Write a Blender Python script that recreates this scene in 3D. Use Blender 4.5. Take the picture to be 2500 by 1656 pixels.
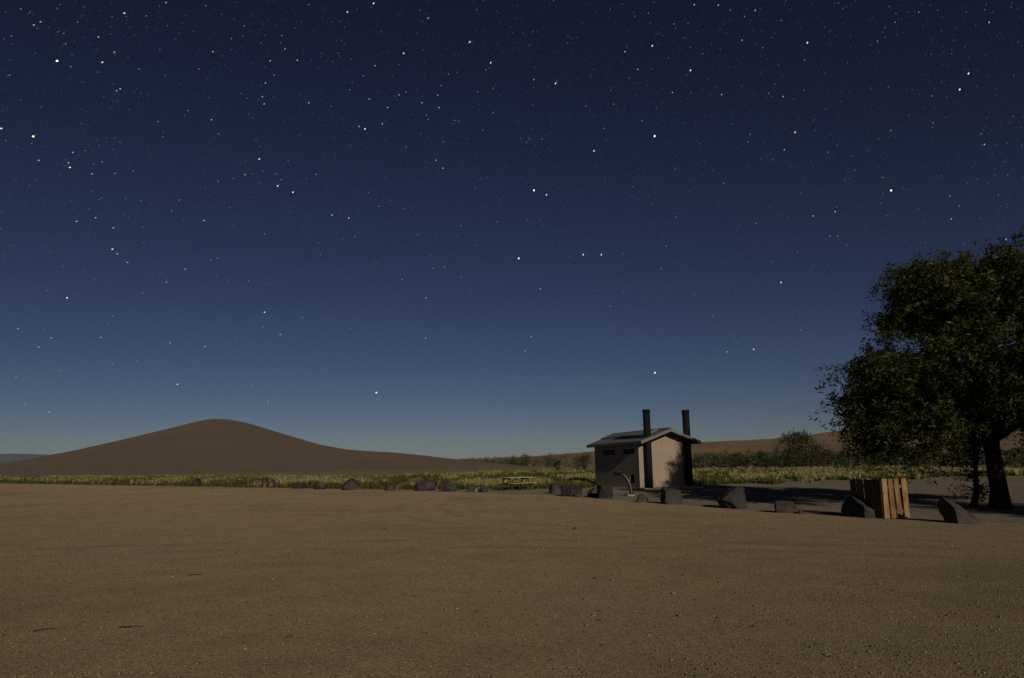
import bpy, bmesh, math, random
import numpy as np
from mathutils import Vector, Matrix, noise

for o in list(bpy.data.objects):
    bpy.data.objects.remove(o)
SC = bpy.context.scene
COL = SC.collection
random.seed(7)
rng = np.random.default_rng(11)

# ------------------------------------------------------------------ camera
F, CX, CY = 1800.0, 1250.0, 828.0            # focal length and centre, in pixels of a 2500 x 1656 frame
CAM_H, PITCH, ROLL = 1.55, math.atan(312 / 1800.0), 0.015
_fw = Vector((0, math.cos(PITCH), math.sin(PITCH)))
_u0 = Vector((0, -math.sin(PITCH), math.cos(PITCH)))
_r0 = Vector((1, 0, 0))
_R = _r0 * math.cos(ROLL) - _u0 * math.sin(ROLL)
_U = _u0 * math.cos(ROLL) + _r0 * math.sin(ROLL)
cam_data = bpy.data.cameras.new('camera')
cam_data.sensor_width = 36.0
cam_data.lens = 36.0 * F / 2500.0
cam_data.clip_start = 0.1
cam_data.clip_end = 40000.0
cam = bpy.data.objects.new('camera', cam_data)
COL.objects.link(cam)
_m = Matrix((_R, _U, -_fw)).transposed().to_4x4()
_m.translation = Vector((0, 0, CAM_H))
cam.matrix_world = _m
SC.camera = cam

# ------------------------------------------------------------------ moonlit sky and moon
MOON_AZ = math.radians(164.0)                # clockwise from +Y: behind the camera, to the right
MOON_EL = math.radians(18.5)
MOON = Vector((math.sin(MOON_AZ) * math.cos(MOON_EL), math.cos(MOON_AZ) * math.cos(MOON_EL), math.sin(MOON_EL)))
world = bpy.data.worlds.new('World')
SC.world = world
world.use_nodes = True
wn = world.node_tree
wn.nodes.clear()
w_out = wn.nodes.new('ShaderNodeOutputWorld')
w_bg = wn.nodes.new('ShaderNodeBackground')
w_sky = wn.nodes.new('ShaderNodeTexSky')
w_sky.sky_type = 'NISHITA'
w_sky.sun_disc = False
w_sky.sun_elevation = MOON_EL
w_sky.sun_rotation = MOON_AZ
w_sky.altitude = 800.0
w_sky.air_density = 0.7
w_sky.dust_density = 0.3
w_sky.ozone_density = 6.0
# night exposure: steeper falloff from the pale horizon to the dark zenith, over the whole sky alike
w_sep = wn.nodes.new('ShaderNodeSeparateColor')
w_cmb = wn.nodes.new('ShaderNodeCombineColor')
wn.links.new(w_sky.outputs['Color'], w_sep.inputs['Color'])
for _i, (_k, _g) in enumerate(((0.0213, 1.44), (0.0092, 1.55), (0.0064, 1.5))):
    _p = wn.nodes.new('ShaderNodeMath')
    _p.operation = 'POWER'
    _p.inputs[1].default_value = _g
    _q = wn.nodes.new('ShaderNodeMath')
    _q.operation = 'MULTIPLY'
    _q.inputs[1].default_value = _k
    wn.links.new(w_sep.outputs[_i], _p.inputs[0])
    wn.links.new(_p.outputs[0], _q.inputs[0])
    wn.links.new(_q.outputs[0], w_cmb.inputs[_i])
w_bg.inputs['Strength'].default_value = 1.0
wn.links.new(w_cmb.outputs['Color'], w_bg.inputs['Color'])
wn.links.new(w_bg.outputs['Background'], w_out.inputs['Surface'])

sun_data = bpy.data.lights.new('moon', 'SUN')
sun_data.energy = 2.5
sun_data.angle = math.radians(0.5)
sun_data.color = (1.0, 0.9, 0.76)
moon = bpy.data.objects.new('moon', sun_data)
COL.objects.link(moon)
moon.rotation_euler = (-MOON).to_track_quat('-Z', 'Y').to_euler()
moon.location = MOON * 60

SC.view_settings.view_transform = 'Standard'
SC.view_settings.look = 'None'
SC.view_settings.exposure = 0.0
SC.view_settings.gamma = 1.0
SC.view_settings.use_curve_mapping = False
SC.render.engine = 'CYCLES'
SC.cycles.use_denoising = False
SC.cycles.max_bounces = 6
SC.cycles.sample_clamp_indirect = 1.5
SC.cycles.volume_bounces = 0
SC.cycles.transparent_max_bounces = 32


# ------------------------------------------------------------------ helpers
def terr(y):
    """height of the open ground: level lot, then a very gentle rise"""
    return 0.008 * min(max(0.0, y - 25.0), 150.0)


def ray(px, py):
    return _fw + _R * ((px - CX) / F) - _U * ((py - CY) / F)


def at(px, py, y):
    d = ray(px, py)
    return Vector((0, 0, CAM_H)) + d * (y / d.y)


def hit(px, py):
    d = ray(px, py)
    lo, hi = 1.0, 2000.0
    for _ in range(50):
        m = (lo + hi) / 2
        if CAM_H + d.z / d.y * m - terr(m) > 0:
            lo = m
        else:
            hi = m
    return at(px, py, lo)


def interp(x, pts):
    return float(np.interp(x, [p[0] for p in pts], [p[1] for p in pts]))


def sstep(a, b, x):
    t = min(1, max(0, (x - a) / (b - a)))
    return t * t * (3 - 2 * t)


def link(name, me, mat=None, parent=None, smooth=False):
    o = bpy.data.objects.new(name, me)
    COL.objects.link(o)
    if mat is not None and len(me.materials) == 0:
        me.materials.append(mat)
    if parent is not None:
        o.parent = parent
    if smooth:
        me.polygons.foreach_set('use_smooth', [True] * len(me.polygons))
    return o


def from_arrays(name, verts, faces, mat, parent=None, smooth=False):
    """fast mesh from numpy arrays; faces (n,3) or (n,4)"""
    me = bpy.data.meshes.new(name)
    verts = np.asarray(verts, np.float32)
    faces = np.asarray(faces, np.int32)
    k = faces.shape[1]
    me.vertices.add(len(verts))
    me.vertices.foreach_set('co', verts.ravel())
    me.loops.add(faces.size)
    me.loops.foreach_set('vertex_index', faces.ravel())
    me.polygons.add(len(faces))
    me.polygons.foreach_set('loop_start', np.arange(len(faces), dtype=np.int32) * k)
    me.polygons.foreach_set('loop_total', np.full(len(faces), k, np.int32))
    me.update(calc_edges=True)
    me.validate()
    return link(name, me, mat, parent, smooth)


def empty(name, loc, rz=0.0):
    o = bpy.data.objects.new(name, None)
    o.empty_display_size = 0.3
    COL.objects.link(o)
    o.location = loc
    o.rotation_euler = (0, 0, rz)
    return o


def tag(o, label=None, cat=None, group=None, kind=None):
    if label:
        o['label'] = label
    if cat:
        o['category'] = cat
    if group:
        o['group'] = group
    if kind:
        o['kind'] = kind
    return o


def bm_obj(name, bm, mat, parent=None, smooth=False):
    me = bpy.data.meshes.new(name)
    bm.normal_update()
    bm.to_mesh(me)
    bm.free()
    return link(name, me, mat, parent, smooth)


def add_box(bm, lo, hi, bevel=0.0, rot=None, pivot=None):
    """axis-aligned box between lo and hi, optionally bevelled and rotated about a pivot"""
    tmp = bmesh.new()
    bmesh.ops.create_cube(tmp, size=1.0)
    lo, hi = Vector(lo), Vector(hi)
    c, s = (lo + hi) / 2, hi - lo
    for v in tmp.verts:
        v.co = Vector((v.co.x * s.x, v.co.y * s.y, v.co.z * s.z)) + c
    if bevel > 0:
        bmesh.ops.bevel(tmp, geom=list(tmp.edges), offset=bevel, segments=1, affect='EDGES')
    if rot is not None:
        p = Vector(pivot) if pivot is not None else c
        for v in tmp.verts:
            v.co = rot @ (v.co - p) + p
    me = bpy.data.meshes.new('tmp')
    tmp.to_mesh(me)
    tmp.free()
    bm.from_mesh(me)
    bpy.data.meshes.remove(me)
    return bm


def box(name, lo, hi, mat, parent=None, bevel=0.0, rot=None, pivot=None):
    return bm_obj(name, add_box(bmesh.new(), lo, hi, bevel, rot, pivot), mat, parent)


def tube_arrays(path, radii, sides=8, cap=True):
    path = [Vector(p) for p in path]
    vs, fs = [], []
    prev = None
    for i, p in enumerate(path):
        d = (path[min(i + 1, len(path) - 1)] - path[max(i - 1, 0)]).normalized()
        ref = prev if prev is not None else (Vector((1, 0, 0)) if abs(d.x) < 0.9 else Vector((0, 1, 0)))
        a = (ref - d * ref.dot(d)).normalized()
        b = d.cross(a)
        prev = a
        for k in range(sides):
            t = 2 * math.pi * k / sides
            vs.append(p + (a * math.cos(t) + b * math.sin(t)) * radii[i])
    for i in range(len(path) - 1):
        for k in range(sides):
            k2 = (k + 1) % sides
            fs.append((i * sides + k, i * sides + k2, (i + 1) * sides + k2, (i + 1) * sides + k))
    if cap:
        n = len(path) - 1
        fs.append(tuple(reversed(range(sides))))
        fs.append(tuple(n * sides + k for k in range(sides)))
    return vs, fs


def tube(name, path, radii, mat, parent=None, sides=12, smooth=True):
    vs, fs = tube_arrays(path, radii, sides)
    me = bpy.data.meshes.new(name)
    me.from_pydata([tuple(v) for v in vs], [], fs)
    return link(name, me, mat, parent, smooth)


# ------------------------------------------------------------------ materials
def new_mat(name):
    m = bpy.data.materials.new(name)
    m.use_nodes = True
    nt = m.node_tree
    b = nt.nodes['Principled BSDF']
    b.inputs['Roughness'].default_value = 0.9
    b.inputs['Specular IOR Level'].default_value = 0.2
    return m, nt, b


def N(nt, kind, **kw):
    n = nt.nodes.new(kind)
    for k, v in kw.items():
        if k in n.inputs:
            n.inputs[k].default_value = v
        else:
            setattr(n, k, v)
    return n


def pos_node(nt, world_space=True):
    if world_space:
        return N(nt, 'ShaderNodeNewGeometry').outputs['Position']
    return N(nt, 'ShaderNodeTexCoord').outputs['Object']


def noise_node(nt, vec, scale, detail=4.0, rough=0.6, stretch=None):
    if stretch is not None:
        mp = N(nt, 'ShaderNodeMapping')
        mp.inputs['Scale'].default_value = stretch
        nt.links.new(vec, mp.inputs['Vector'])
        vec = mp.outputs['Vector']
    n = N(nt, 'ShaderNodeTexNoise')
    n.inputs['Scale'].default_value = scale
    n.inputs['Detail'].default_value = detail
    n.inputs['Roughness'].default_value = rough
    nt.links.new(vec, n.inputs['Vector'])
    return n.outputs['Fac']


def ramp(nt, fac, stops):
    r = N(nt, 'ShaderNodeValToRGB')
    el = r.color_ramp.elements
    while len(el) < len(stops):
        el.new(0.5)
    for e, (p, c) in zip(el, stops):
        e.position = p
        e.color = (*c, 1.0)
    nt.links.new(fac, r.inputs['Fac'])
    return r.outputs['Color']


def mixc(nt, fac, a, b, mode='MIX'):
    m = N(nt, 'ShaderNodeMix', data_type='RGBA', blend_type=mode)
    for sock, v in ((m.inputs[0], fac), (m.inputs[6], a), (m.inputs[7], b)):
        if isinstance(v, (int, float)):
            sock.default_value = v
        elif isinstance(v, tuple):
            sock.default_value = (*v, 1.0)
        else:
            nt.links.new(v, sock)
    return m.outputs[2]


def math_node(nt, op, a, b=None, c=None, clamp=False):
    m = N(nt, 'ShaderNodeMath', operation=op)
    m.use_clamp = clamp
    for i, v in enumerate((a, b, c)):
        if v is None:
            continue
        if isinstance(v, (int, float)):
            m.inputs[i].default_value = v
        else:
            nt.links.new(v, m.inputs[i])
    return m.outputs[0]


def bump(nt, bsdf, height, strength, dist, prev=None):
    b = N(nt, 'ShaderNodeBump')
    b.inputs['Strength'].default_value = strength
    b.inputs['Distance'].default_value = dist
    nt.links.new(height, b.inputs['Height'])
    if prev is not None:
        nt.links.new(prev, b.inputs['Normal'])
    nt.links.new(b.outputs['Normal'], bsdf.inputs['Normal'])
    return b.outputs['Normal']


def simple_mat(name, c0, c1, scale=6.0, rough=0.9, bstr=0.4, bdist=0.01, bscale=None, spec=0.2, stretch=None, world_space=False):
    m, nt, b = new_mat(name)
    p = pos_node(nt, world_space)
    n = noise_node(nt, p, scale, 5.0, 0.65, stretch)
    nt.links.new(ramp(nt, n, [(0.3, c0), (0.72, c1)]), b.inputs['Base Color'])
    b.inputs['Roughness'].default_value = rough
    b.inputs['Specular IOR Level'].default_value = spec
    if bstr > 0:
        bump(nt, b, noise_node(nt, p, bscale or scale * 4, 5.0, 0.7, stretch), bstr, bdist)
    return m


def mat_gravel():
    m, nt, b = new_mat('gravel_surface')
    p = pos_node(nt)
    big = noise_node(nt, p, 0.16, 4.0, 0.55)
    mid = noise_node(nt, p, 1.3, 5.0, 0.65)
    fine = noise_node(nt, p, 34.0, 5.0, 0.8)
    col = ramp(nt, big, [(0.3, (0.155, 0.119, 0.071)), (0.5, (0.2, 0.149, 0.086)), (0.72, (0.192, 0.151, 0.1))])
    col = mixc(nt, 1.0, col, ramp(nt, mid, [(0.3, (0.86, 0.86, 0.87)), (0.7, (1.1, 1.09, 1.07))]), 'MULTIPLY')
    vor = N(nt, 'ShaderNodeTexVoronoi', feature='F1')
    vor.inputs['Scale'].default_value = 46.0
    nt.links.new(p, vor.inputs['Vector'])
    sep = N(nt, 'ShaderNodeSeparateColor')
    nt.links.new(vor.outputs['Color'], sep.inputs['Color'])
    speck = ramp(nt, sep.outputs['Red'], [(0.0, (0.55, 0.55, 0.56)), (0.35, (0.9, 0.9, 0.9)), (0.8, (1.08, 1.08, 1.06)), (1.0, (1.45, 1.42, 1.36))])
    col = mixc(nt, 0.75, col, speck, 'MULTIPLY')
    col = mixc(nt, 1.0, col, ramp(nt, fine, [(0.25, (0.78, 0.77, 0.76)), (0.75, (1.22, 1.22, 1.2))]), 'MULTIPLY')
    # worn wheel tracks: arcs where cars swing through the lot
    xyz = N(nt, 'ShaderNodeSeparateXYZ')
    nt.links.new(p, xyz.inputs['Vector'])
    wob = noise_node(nt, p, 0.35, 2.0, 0.5)
    tracks = None
    for cx, cy, r, wd in ((-4, -9, 26.2, 0.24), (-4, -9, 24.7, 0.24), (14, 31, 17.6, 0.2), (14, 31, 19.2, 0.2),
                          (-60, 60, 50.0, 0.3), (-60, 60, 47.8, 0.3), (30, -14, 31.0, 0.2), (30, -14, 32.6, 0.2)):
        dx = math_node(nt, 'SUBTRACT', xyz.outputs['X'], cx)
        dy = math_node(nt, 'SUBTRACT', xyz.outputs['Y'], cy)
        d = math_node(nt, 'SQRT', math_node(nt, 'ADD', math_node(nt, 'MULTIPLY', dx, dx), math_node(nt, 'MULTIPLY', dy, dy)))
        d = math_node(nt, 'ADD', d, math_node(nt, 'MULTIPLY', wob, 1.2))
        d = math_node(nt, 'ABSOLUTE', math_node(nt, 'SUBTRACT', d, r))
        t = math_node(nt, 'SUBTRACT', 1.0, math_node(nt, 'DIVIDE', d, wd), clamp=True)
        tracks = t if tracks is None else math_node(nt, 'MAXIMUM', tracks, t)
    tr = math_node(nt, 'MULTIPLY', tracks, ramp_val(nt, noise_node(nt, p, 0.5, 3.0, 0.6), 0.34, 0.62))
    col = mixc(nt, math_node(nt, 'MULTIPLY', tr, 0.6), col, (0.09, 0.072, 0.055))
    nt.links.new(col, b.inputs['Base Color'])
    b.inputs['Roughness'].default_value = 0.95
    b.inputs['Diffuse Roughness'].default_value = 1.0
    h = math_node(nt, 'ADD', math_node(nt, 'MULTIPLY', vor.outputs['Distance'], -0.6), fine)
    n1 = bump(nt, b, h, 0.9, 0.02)
    bump(nt, b, math_node(nt, 'ADD', noise_node(nt, p, 2.2, 4.0, 0.6), math_node(nt, 'MULTIPLY', tr, -0.5)), 0.35, 0.05, n1)
    return m


def ramp_val(nt, fac, a, b):
    mr = N(nt, 'ShaderNodeMapRange')
    mr.inputs['From Min'].default_value = a
    mr.inputs['From Max'].default_value = b
    nt.links.new(fac, mr.inputs['Value'])
    return mr.outputs['Result']


def mat_ground():
    m, nt, b = new_mat('dirt_and_meadow_soil')
    p = pos_node(nt)
    big = noise_node(nt, p, 0.22, 4.0, 0.6)
    fine = noise_node(nt, p, 22.0, 5.0, 0.75)
    dirt = ramp(nt, big, [(0.3, (0.09, 0.07, 0.052)), (0.7, (0.122, 0.096, 0.071))])
    meadow = ramp(nt, noise_node(nt, p, 0.6, 5.0, 0.7), [(0.3, (0.06, 0.057, 0.02)), (0.55, (0.09, 0.078, 0.032)), (0.75, (0.13, 0.105, 0.06))])
    at_ = N(nt, 'ShaderNodeAttribute', attribute_name='meadow')
    col = mixc(nt, at_.outputs['Fac'], dirt, meadow)
    col = mixc(nt, 1.0, col, ramp(nt, fine, [(0.25, (0.72, 0.72, 0.72)), (0.75, (1.25, 1.24, 1.22))]), 'MULTIPLY')
    nt.links.new(col, b.inputs['Base Color'])
    b.inputs['Diffuse Roughness'].default_value = 1.0
    n1 = bump(nt, b, fine, 0.6, 0.02)
    bump(nt, b, noise_node(nt, p, 1.6, 5.0, 0.6), 0.5, 0.12, n1)
    return m


def mat_leaf(name, c_dark, c_light, rough=0.55, trans=0.15):
    m, nt, b = new_mat(name)
    g = N(nt, 'ShaderNodeNewGeometry')
    n = noise_node(nt, g.outputs['Position'], 0.9, 3.0, 0.6)
    f = math_node(nt, 'ADD', math_node(nt, 'MULTIPLY', g.outputs['Random Per Island'], 0.6), math_node(nt, 'MULTIPLY', n, 0.5))
    col = ramp(nt, f, [(0.15, c_dark), (0.85, c_light)])
    nt.links.new(col, b.inputs['Base Color'])
    b.inputs['Roughness'].default_value = rough
    b.inputs['Specular IOR Level'].default_value = 0.25
    if trans > 0:
        out = nt.nodes['Material Output']
        tl = N(nt, 'ShaderNodeBsdfTranslucent')
        nt.links.new(col, tl.inputs['Color'])
        mx = N(nt, 'ShaderNodeMixShader')
        mx.inputs['Fac'].default_value = trans
        nt.links.new(b.outputs[0], mx.inputs[1])
        nt.links.new(tl.outputs[0], mx.inputs[2])
        nt.links.new(mx.outputs[0], out.inputs['Surface'])
    return m


def mat_wood(name, stops, knots=True):
    """stops: boards differ by object random; grain runs along local z"""
    m, nt, b = new_mat(name)
    tc = N(nt, 'ShaderNodeTexCoord')
    oi = N(nt, 'ShaderNodeObjectInfo')
    off = N(nt, 'ShaderNodeVectorMath', operation='SCALE')
    comb = N(nt, 'ShaderNodeCombineXYZ')
    for i in range(3):
        nt.links.new(oi.outputs['Random'], comb.inputs[i])
    nt.links.new(comb.outputs[0], off.inputs[0])
    off.inputs['Scale'].default_value = 37.0
    add = N(nt, 'ShaderNodeVectorMath', operation='ADD')
    nt.links.new(tc.outputs['Object'], add.inputs[0])
    nt.links.new(off.outputs[0], add.inputs[1])
    v = add.outputs[0]
    grain = noise_node(nt, v, 3.0, 6.0, 0.65, (14.0, 14.0, 1.0))
    blot = noise_node(nt, v, 3.2, 3.0, 0.6, (2.0, 2.0, 0.8))
    f = math_node(nt, 'ADD', math_node(nt, 'MULTIPLY', blot, 0.75), math_node(nt, 'MULTIPLY', oi.outputs['Random'], 0.25))
    col = ramp(nt, f, stops)
    col = mixc(nt, 1.0, col, ramp(nt, grain, [(0.3, (0.6, 0.56, 0.5)), (0.65, (1.1, 1.08, 1.06))]), 'MULTIPLY')
    if knots:
        vk = N(nt, 'ShaderNodeTexVoronoi', feature='F1')
        mp = N(nt, 'ShaderNodeMapping')
        mp.inputs['Scale'].default_value = (1.0, 1.0, 0.55)
        nt.links.new(v, mp.inputs['Vector'])
        nt.links.new(mp.outputs[0], vk.inputs['Vector'])
        vk.inputs['Scale'].default_value = 6.0
        kn = ramp_val(nt, vk.outputs['Distance'], 0.24, 0.12)
        col = mixc(nt, math_node(nt, 'MULTIPLY', kn, 0.75, clamp=True), col, (0.13, 0.055, 0.02))
    nt.links.new(col, b.inputs['Base Color'])
    b.inputs['Roughness'].default_value = 0.75
    bump(nt, b, grain, 0.4, 0.003)
    return m


def mat_rock():
    m, nt, b = new_mat('basalt_rock')
    tc = N(nt, 'ShaderNodeTexCoord')
    oi = N(nt, 'ShaderNodeObjectInfo')
    p = tc.outputs['Object']
    n = noise_node(nt, p, 2.2, 6.0, 0.65)
    col = ramp(nt, n, [(0.3, (0.031, 0.028, 0.027)), (0.55, (0.053, 0.046, 0.042)), (0.75, (0.078, 0.067, 0.058))])
    tint = ramp(nt, oi.outputs['Random'], [(0.0, (0.72, 0.75, 0.78)), (0.5, (1.0, 0.97, 0.93)), (1.0, (1.35, 1.2, 1.05))])
    col = mixc(nt, 1.0, col, tint, 'MULTIPLY')
    lich = ramp_val(nt, noise_node(nt, p, 9.0, 4.0, 0.7), 0.62, 0.72)
    col = mixc(nt, math_node(nt, 'MULTIPLY', lich, 0.4, clamp=True), col, (0.11, 0.1, 0.08))
    nt.links.new(col, b.inputs['Base Color'])
    b.inputs['Roughness'].default_value = 0.85
    n1 = bump(nt, b, noise_node(nt, p, 5.0, 6.0, 0.65), 0.6, 0.06)
    bump(nt, b, noise_node(nt, p, 40.0, 4.0, 0.7), 0.35, 0.008, n1)
    return m


def mat_dune():
    m, nt, b = new_mat('dark_dune_sand')
    p = pos_node(nt)
    col = ramp(nt, noise_node(nt, p, 0.03, 5.0, 0.6), [(0.3, (0.068, 0.051, 0.036)), (0.7, (0.079, 0.059, 0.042))])
    col = mixc(nt, 1.0, col, ramp(nt, noise_node(nt, p, 0.6, 5.0, 0.75), [(0.3, (0.88, 0.88, 0.88)), (0.7, (1.12, 1.12, 1.12))]), 'MULTIPLY')
    nt.links.new(col, b.inputs['Base Color'])
    b.inputs['Diffuse Roughness'].default_value = 1.0
    bump(nt, b, noise_node(nt, p, 0.5, 5.0, 0.6), 0.3, 0.4)
    return m


def mat_hill():
    m, nt, b = new_mat('dry_grass_hillside')
    p = pos_node(nt)
    col = ramp(nt, noise_node(nt, p, 0.012, 6.0, 0.65, (0.7, 1.0, 6.0)),
               [(0.32, (0.08, 0.049, 0.027)), (0.5, (0.112, 0.07, 0.038)), (0.68, (0.128, 0.09, 0.042))])
    sh = ramp_val(nt, noise_node(nt, p, 0.11, 4.0, 0.7), 0.58, 0.7)
    col = mixc(nt, math_node(nt, 'MULTIPLY', sh, 0.5, clamp=True), col, (0.045, 0.032, 0.017))
    nt.links.new(col, b.inputs['Base Color'])
    b.inputs['Diffuse Roughness'].default_value = 1.0
    bump(nt, b, noise_node(nt, p, 0.05, 5.0, 0.6), 0.5, 4.0)
    return m


def mat_wall():
    m, nt, b = new_mat('tan_board_textured_concrete')
    p = pos_node(nt, False)
    col = ramp(nt, noise_node(nt, p, 1.2, 5.0, 0.65), [(0.3, (0.292, 0.23, 0.173)), (0.72, (0.335, 0.265, 0.2))])
    streak = noise_node(nt, p, 1.6, 5.0, 0.7, (5.0, 5.0, 0.35))
    col = mixc(nt, 1.0, col, ramp(nt, streak, [(0.3, (0.88, 0.87, 0.86)), (0.7, (1.06, 1.06, 1.06))]), 'MULTIPLY')
    nt.links.new(col, b.inputs['Base Color'])
    b.inputs['Roughness'].default_value = 0.85
    xyz = N(nt, 'ShaderNodeSeparateXYZ')
    nt.links.new(p, xyz.inputs['Vector'])
    u = math_node(nt, 'MULTIPLY', math_node(nt, 'ADD', xyz.outputs['X'], xyz.outputs['Y']), 1 / 0.2)
    gap = math_node(nt, 'GREATER_THAN', math_node(nt, 'ABSOLUTE', math_node(nt, 'SUBTRACT', math_node(nt, 'FRACT', u), 0.5)), 0.455)
    n1 = bump(nt, b, math_node(nt, 'SUBTRACT', 1.0, gap), 0.5, 0.008)
    bump(nt, b, noise_node(nt, p, 8.0, 5.0, 0.7, (6.0, 6.0, 1.0)), 0.35, 0.006, n1)
    return m


M = {}
M['gravel'] = mat_gravel()
M['ground'] = mat_ground()
M['dune'] = mat_dune()
M['hill'] = mat_hill()
M['far'] = simple_mat('far_sagebrush_range', (0.11, 0.11, 0.11), (0.135, 0.135, 0.135), 0.003, bstr=0, world_space=True)
M['rock'] = mat_rock()
M['wall'] = mat_wall()
M['roof'] = simple_mat('grey_shake_concrete', (0.125, 0.132, 0.13), (0.175, 0.182, 0.176), 3.0, 0.8, 0.5, 0.015, 9.0)
M['soffit'] = simple_mat('dark_brown_concrete', (0.05, 0.045, 0.04), (0.065, 0.058, 0.05), 3.0, 0.9, 0.2, 0.004)
M['slab'] = simple_mat('pale_concrete', (0.28, 0.24, 0.19), (0.36, 0.31, 0.25), 4.0, 0.9, 0.4, 0.006)
M['black_pipe'] = simple_mat('black_plastic_pipe', (0.005, 0.0052, 0.0055), (0.008, 0.0085, 0.009), 3.0, 0.75, 0.1, 0.003, spec=0.15)
M['dark_vent'] = simple_mat('dark_grille', (0.012, 0.012, 0.012), (0.02, 0.02, 0.02), 4.0, 0.7, 0.0)
M['green_paint'] = simple_mat('green_enamel', (0.003, 0.02, 0.016), (0.006, 0.03, 0.024), 6.0, 0.4, 0.1, 0.002, spec=0.5)
M['steel'] = simple_mat('dull_steel', (0.1, 0.1, 0.1), (0.18, 0.18, 0.18), 6.0, 0.5, 0.1, 0.002, spec=0.5)
M['table'] = simple_mat('weathered_plank', (0.28, 0.265, 0.165), (0.39, 0.365, 0.235), 4.0, 0.8, 0.3, 0.003, stretch=(1.0, 9.0, 9.0))
M['table_leg'] = simple_mat('dark_green_frame', (0.035, 0.04, 0.02), (0.06, 0.065, 0.035), 4.0, 0.7, 0.1, 0.003)
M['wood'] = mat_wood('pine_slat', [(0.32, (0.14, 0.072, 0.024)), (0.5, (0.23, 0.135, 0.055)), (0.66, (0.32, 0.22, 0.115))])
M['wood_grey'] = mat_wood('dark_slat', [(0.3, (0.09, 0.064, 0.04)), (0.7, (0.14, 0.105, 0.068))])  # darker, duller boards for the rails and all sides but the front
M['bark'] = simple_mat('dark_bark', (0.008, 0.0065, 0.005), (0.018, 0.0145, 0.011), 5.0, 0.95, 0.9, 0.04, 9.0, stretch=(1.0, 1.0, 0.25))
M['pale_bark'] = simple_mat('pale_bark', (0.18, 0.16, 0.12), (0.26, 0.23, 0.18), 5.0, 0.9, 0.3, 0.01)
M['leaf'] = mat_leaf('willow_leaf', (0.014, 0.018, 0.004), (0.05, 0.056, 0.009))
M['shrub'] = mat_leaf('olive_shrub_leaf', (0.028, 0.034, 0.012), (0.055, 0.062, 0.021))
M['shrub_grey'] = mat_leaf('grey_green_shrub_leaf', (0.06, 0.065, 0.032), (0.11, 0.115, 0.058))
M['shrub_dark'] = mat_leaf('dark_shrub_leaf', (0.018, 0.024, 0.007), (0.044, 0.05, 0.013))
M['grass_green'] = mat_leaf('green_grass', (0.046, 0.055, 0.008), (0.115, 0.115, 0.02), 0.8, 0.2)
M['grass_dry'] = mat_leaf('dry_grass', (0.16, 0.13, 0.05), (0.36, 0.3, 0.145), 0.9, 0.15)
M['twig'] = simple_mat('dark_twig', (0.012, 0.009, 0.007), (0.025, 0.018, 0.013), 30.0, 0.9, 0.2, 0.002)

# ------------------------------------------------------------------ ground
LOT_EDGE = [(-400, 330), (-60.1, 87.7), (-30.3, 65.0), (-9.6, 49.7), (0.95, 39.5), (4.35, 32.8), (7.6, 25.8), (9.4, 21.9), (11.2, 19.4),
            (13.5, 18.2), (20, 16.5), (60, 9.0)]
GRASS_EDGE = [(-400, 332), (-60, 88.3), (-30, 65.6), (-9.6, 50.2), (-3, 47.2), (1.2, 46.2), (4.5, 46.6), (6.5, 52.5), (11.0, 49.6), (13.5, 49.2), (16.5, 50.0),
              (22.8, 53.5), (28.5, 56), (36, 58), (60, 60), (200, 60)]


def lot_edge(x):
    return interp(x, LOT_EDGE) + 0.25 * noise.noise(Vector((x * 0.7, 3.1, 0))) + 0.12 * noise.noise(Vector((x * 2.9, 1.1, 0)))


def build_ground():
    xs = np.unique(np.concatenate([np.linspace(-7000, -200, 18), np.linspace(-200, 120, 161), np.linspace(120, 7000, 18)]))
    ys = np.unique(np.concatenate([np.linspace(-300, 0, 6), np.linspace(0, 180, 181), np.linspace(180, 9000, 22)]))
    X, Y = np.meshgrid(xs, ys)
    Z = np.vectorize(terr)(Y)
    v = np.stack([X.ravel(), Y.ravel(), Z.ravel()], 1)
    nx, ny = len(xs), len(ys)
    i = np.arange(nx - 1)[None, :] + nx * np.arange(ny - 1)[:, None]
    i = i.ravel()
    f = np.stack([i, i + 1, i + nx + 1, i + nx], 1)
    o = from_arrays('ground', v, f, M['ground'])
    a = o.data.attributes.new('meadow', 'FLOAT', 'POINT')
    vals = [sstep(-0.5, 2.5, y - interp(x, GRASS_EDGE)) for x, y in zip(X.ravel(), Y.ravel())]
    a.data.foreach_set('value', vals)
    tag(o, kind='structure')
    # the gravel lot: its own sheet a little above the soil, with an uneven rim
    cols = np.concatenate([np.linspace(-300, -90, 40), np.linspace(-88, 40, 260)])
    vs, fs = [], []
    K = 26
    for x in cols:
        e = lot_edge(x)
        for k in range(K):
            t = k / (K - 1)
            y = -30 + (e + 30) * (1 - (1 - t) ** 1.6)
            vs.append((x, y, terr(y) + (0.006 if k < K - 1 else -0.004)))
    for c in range(len(cols) - 1):
        for k in range(K - 1):
            q = c * K + k
            fs.append((q, q + K, q + K + 1, q + 1))
    g = from_arrays('gravel_lot', vs, fs, M['gravel'])
    tag(g, kind='structure')


build_ground()

# ------------------------------------------------------------------ dune and hills
CREST = [(-700, 1190), (-400, 1178), (-150, 1160), (0, 1139), (127, 1111), (189, 1099), (296, 1074), (414, 1046), (473, 1031), (503, 1024.5), (526, 1022.5),
         (550, 1023), (571, 1026), (609, 1034), (650, 1047), (700, 1062), (782, 1086), (845, 1097.5), (900, 1102), (971, 1105.5), (1042, 1113),
         (1092, 1119), (1137, 1125), (1231, 1133), (1297, 1139), (1349, 1144), (1450, 1150), (1600, 1158)]


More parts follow.
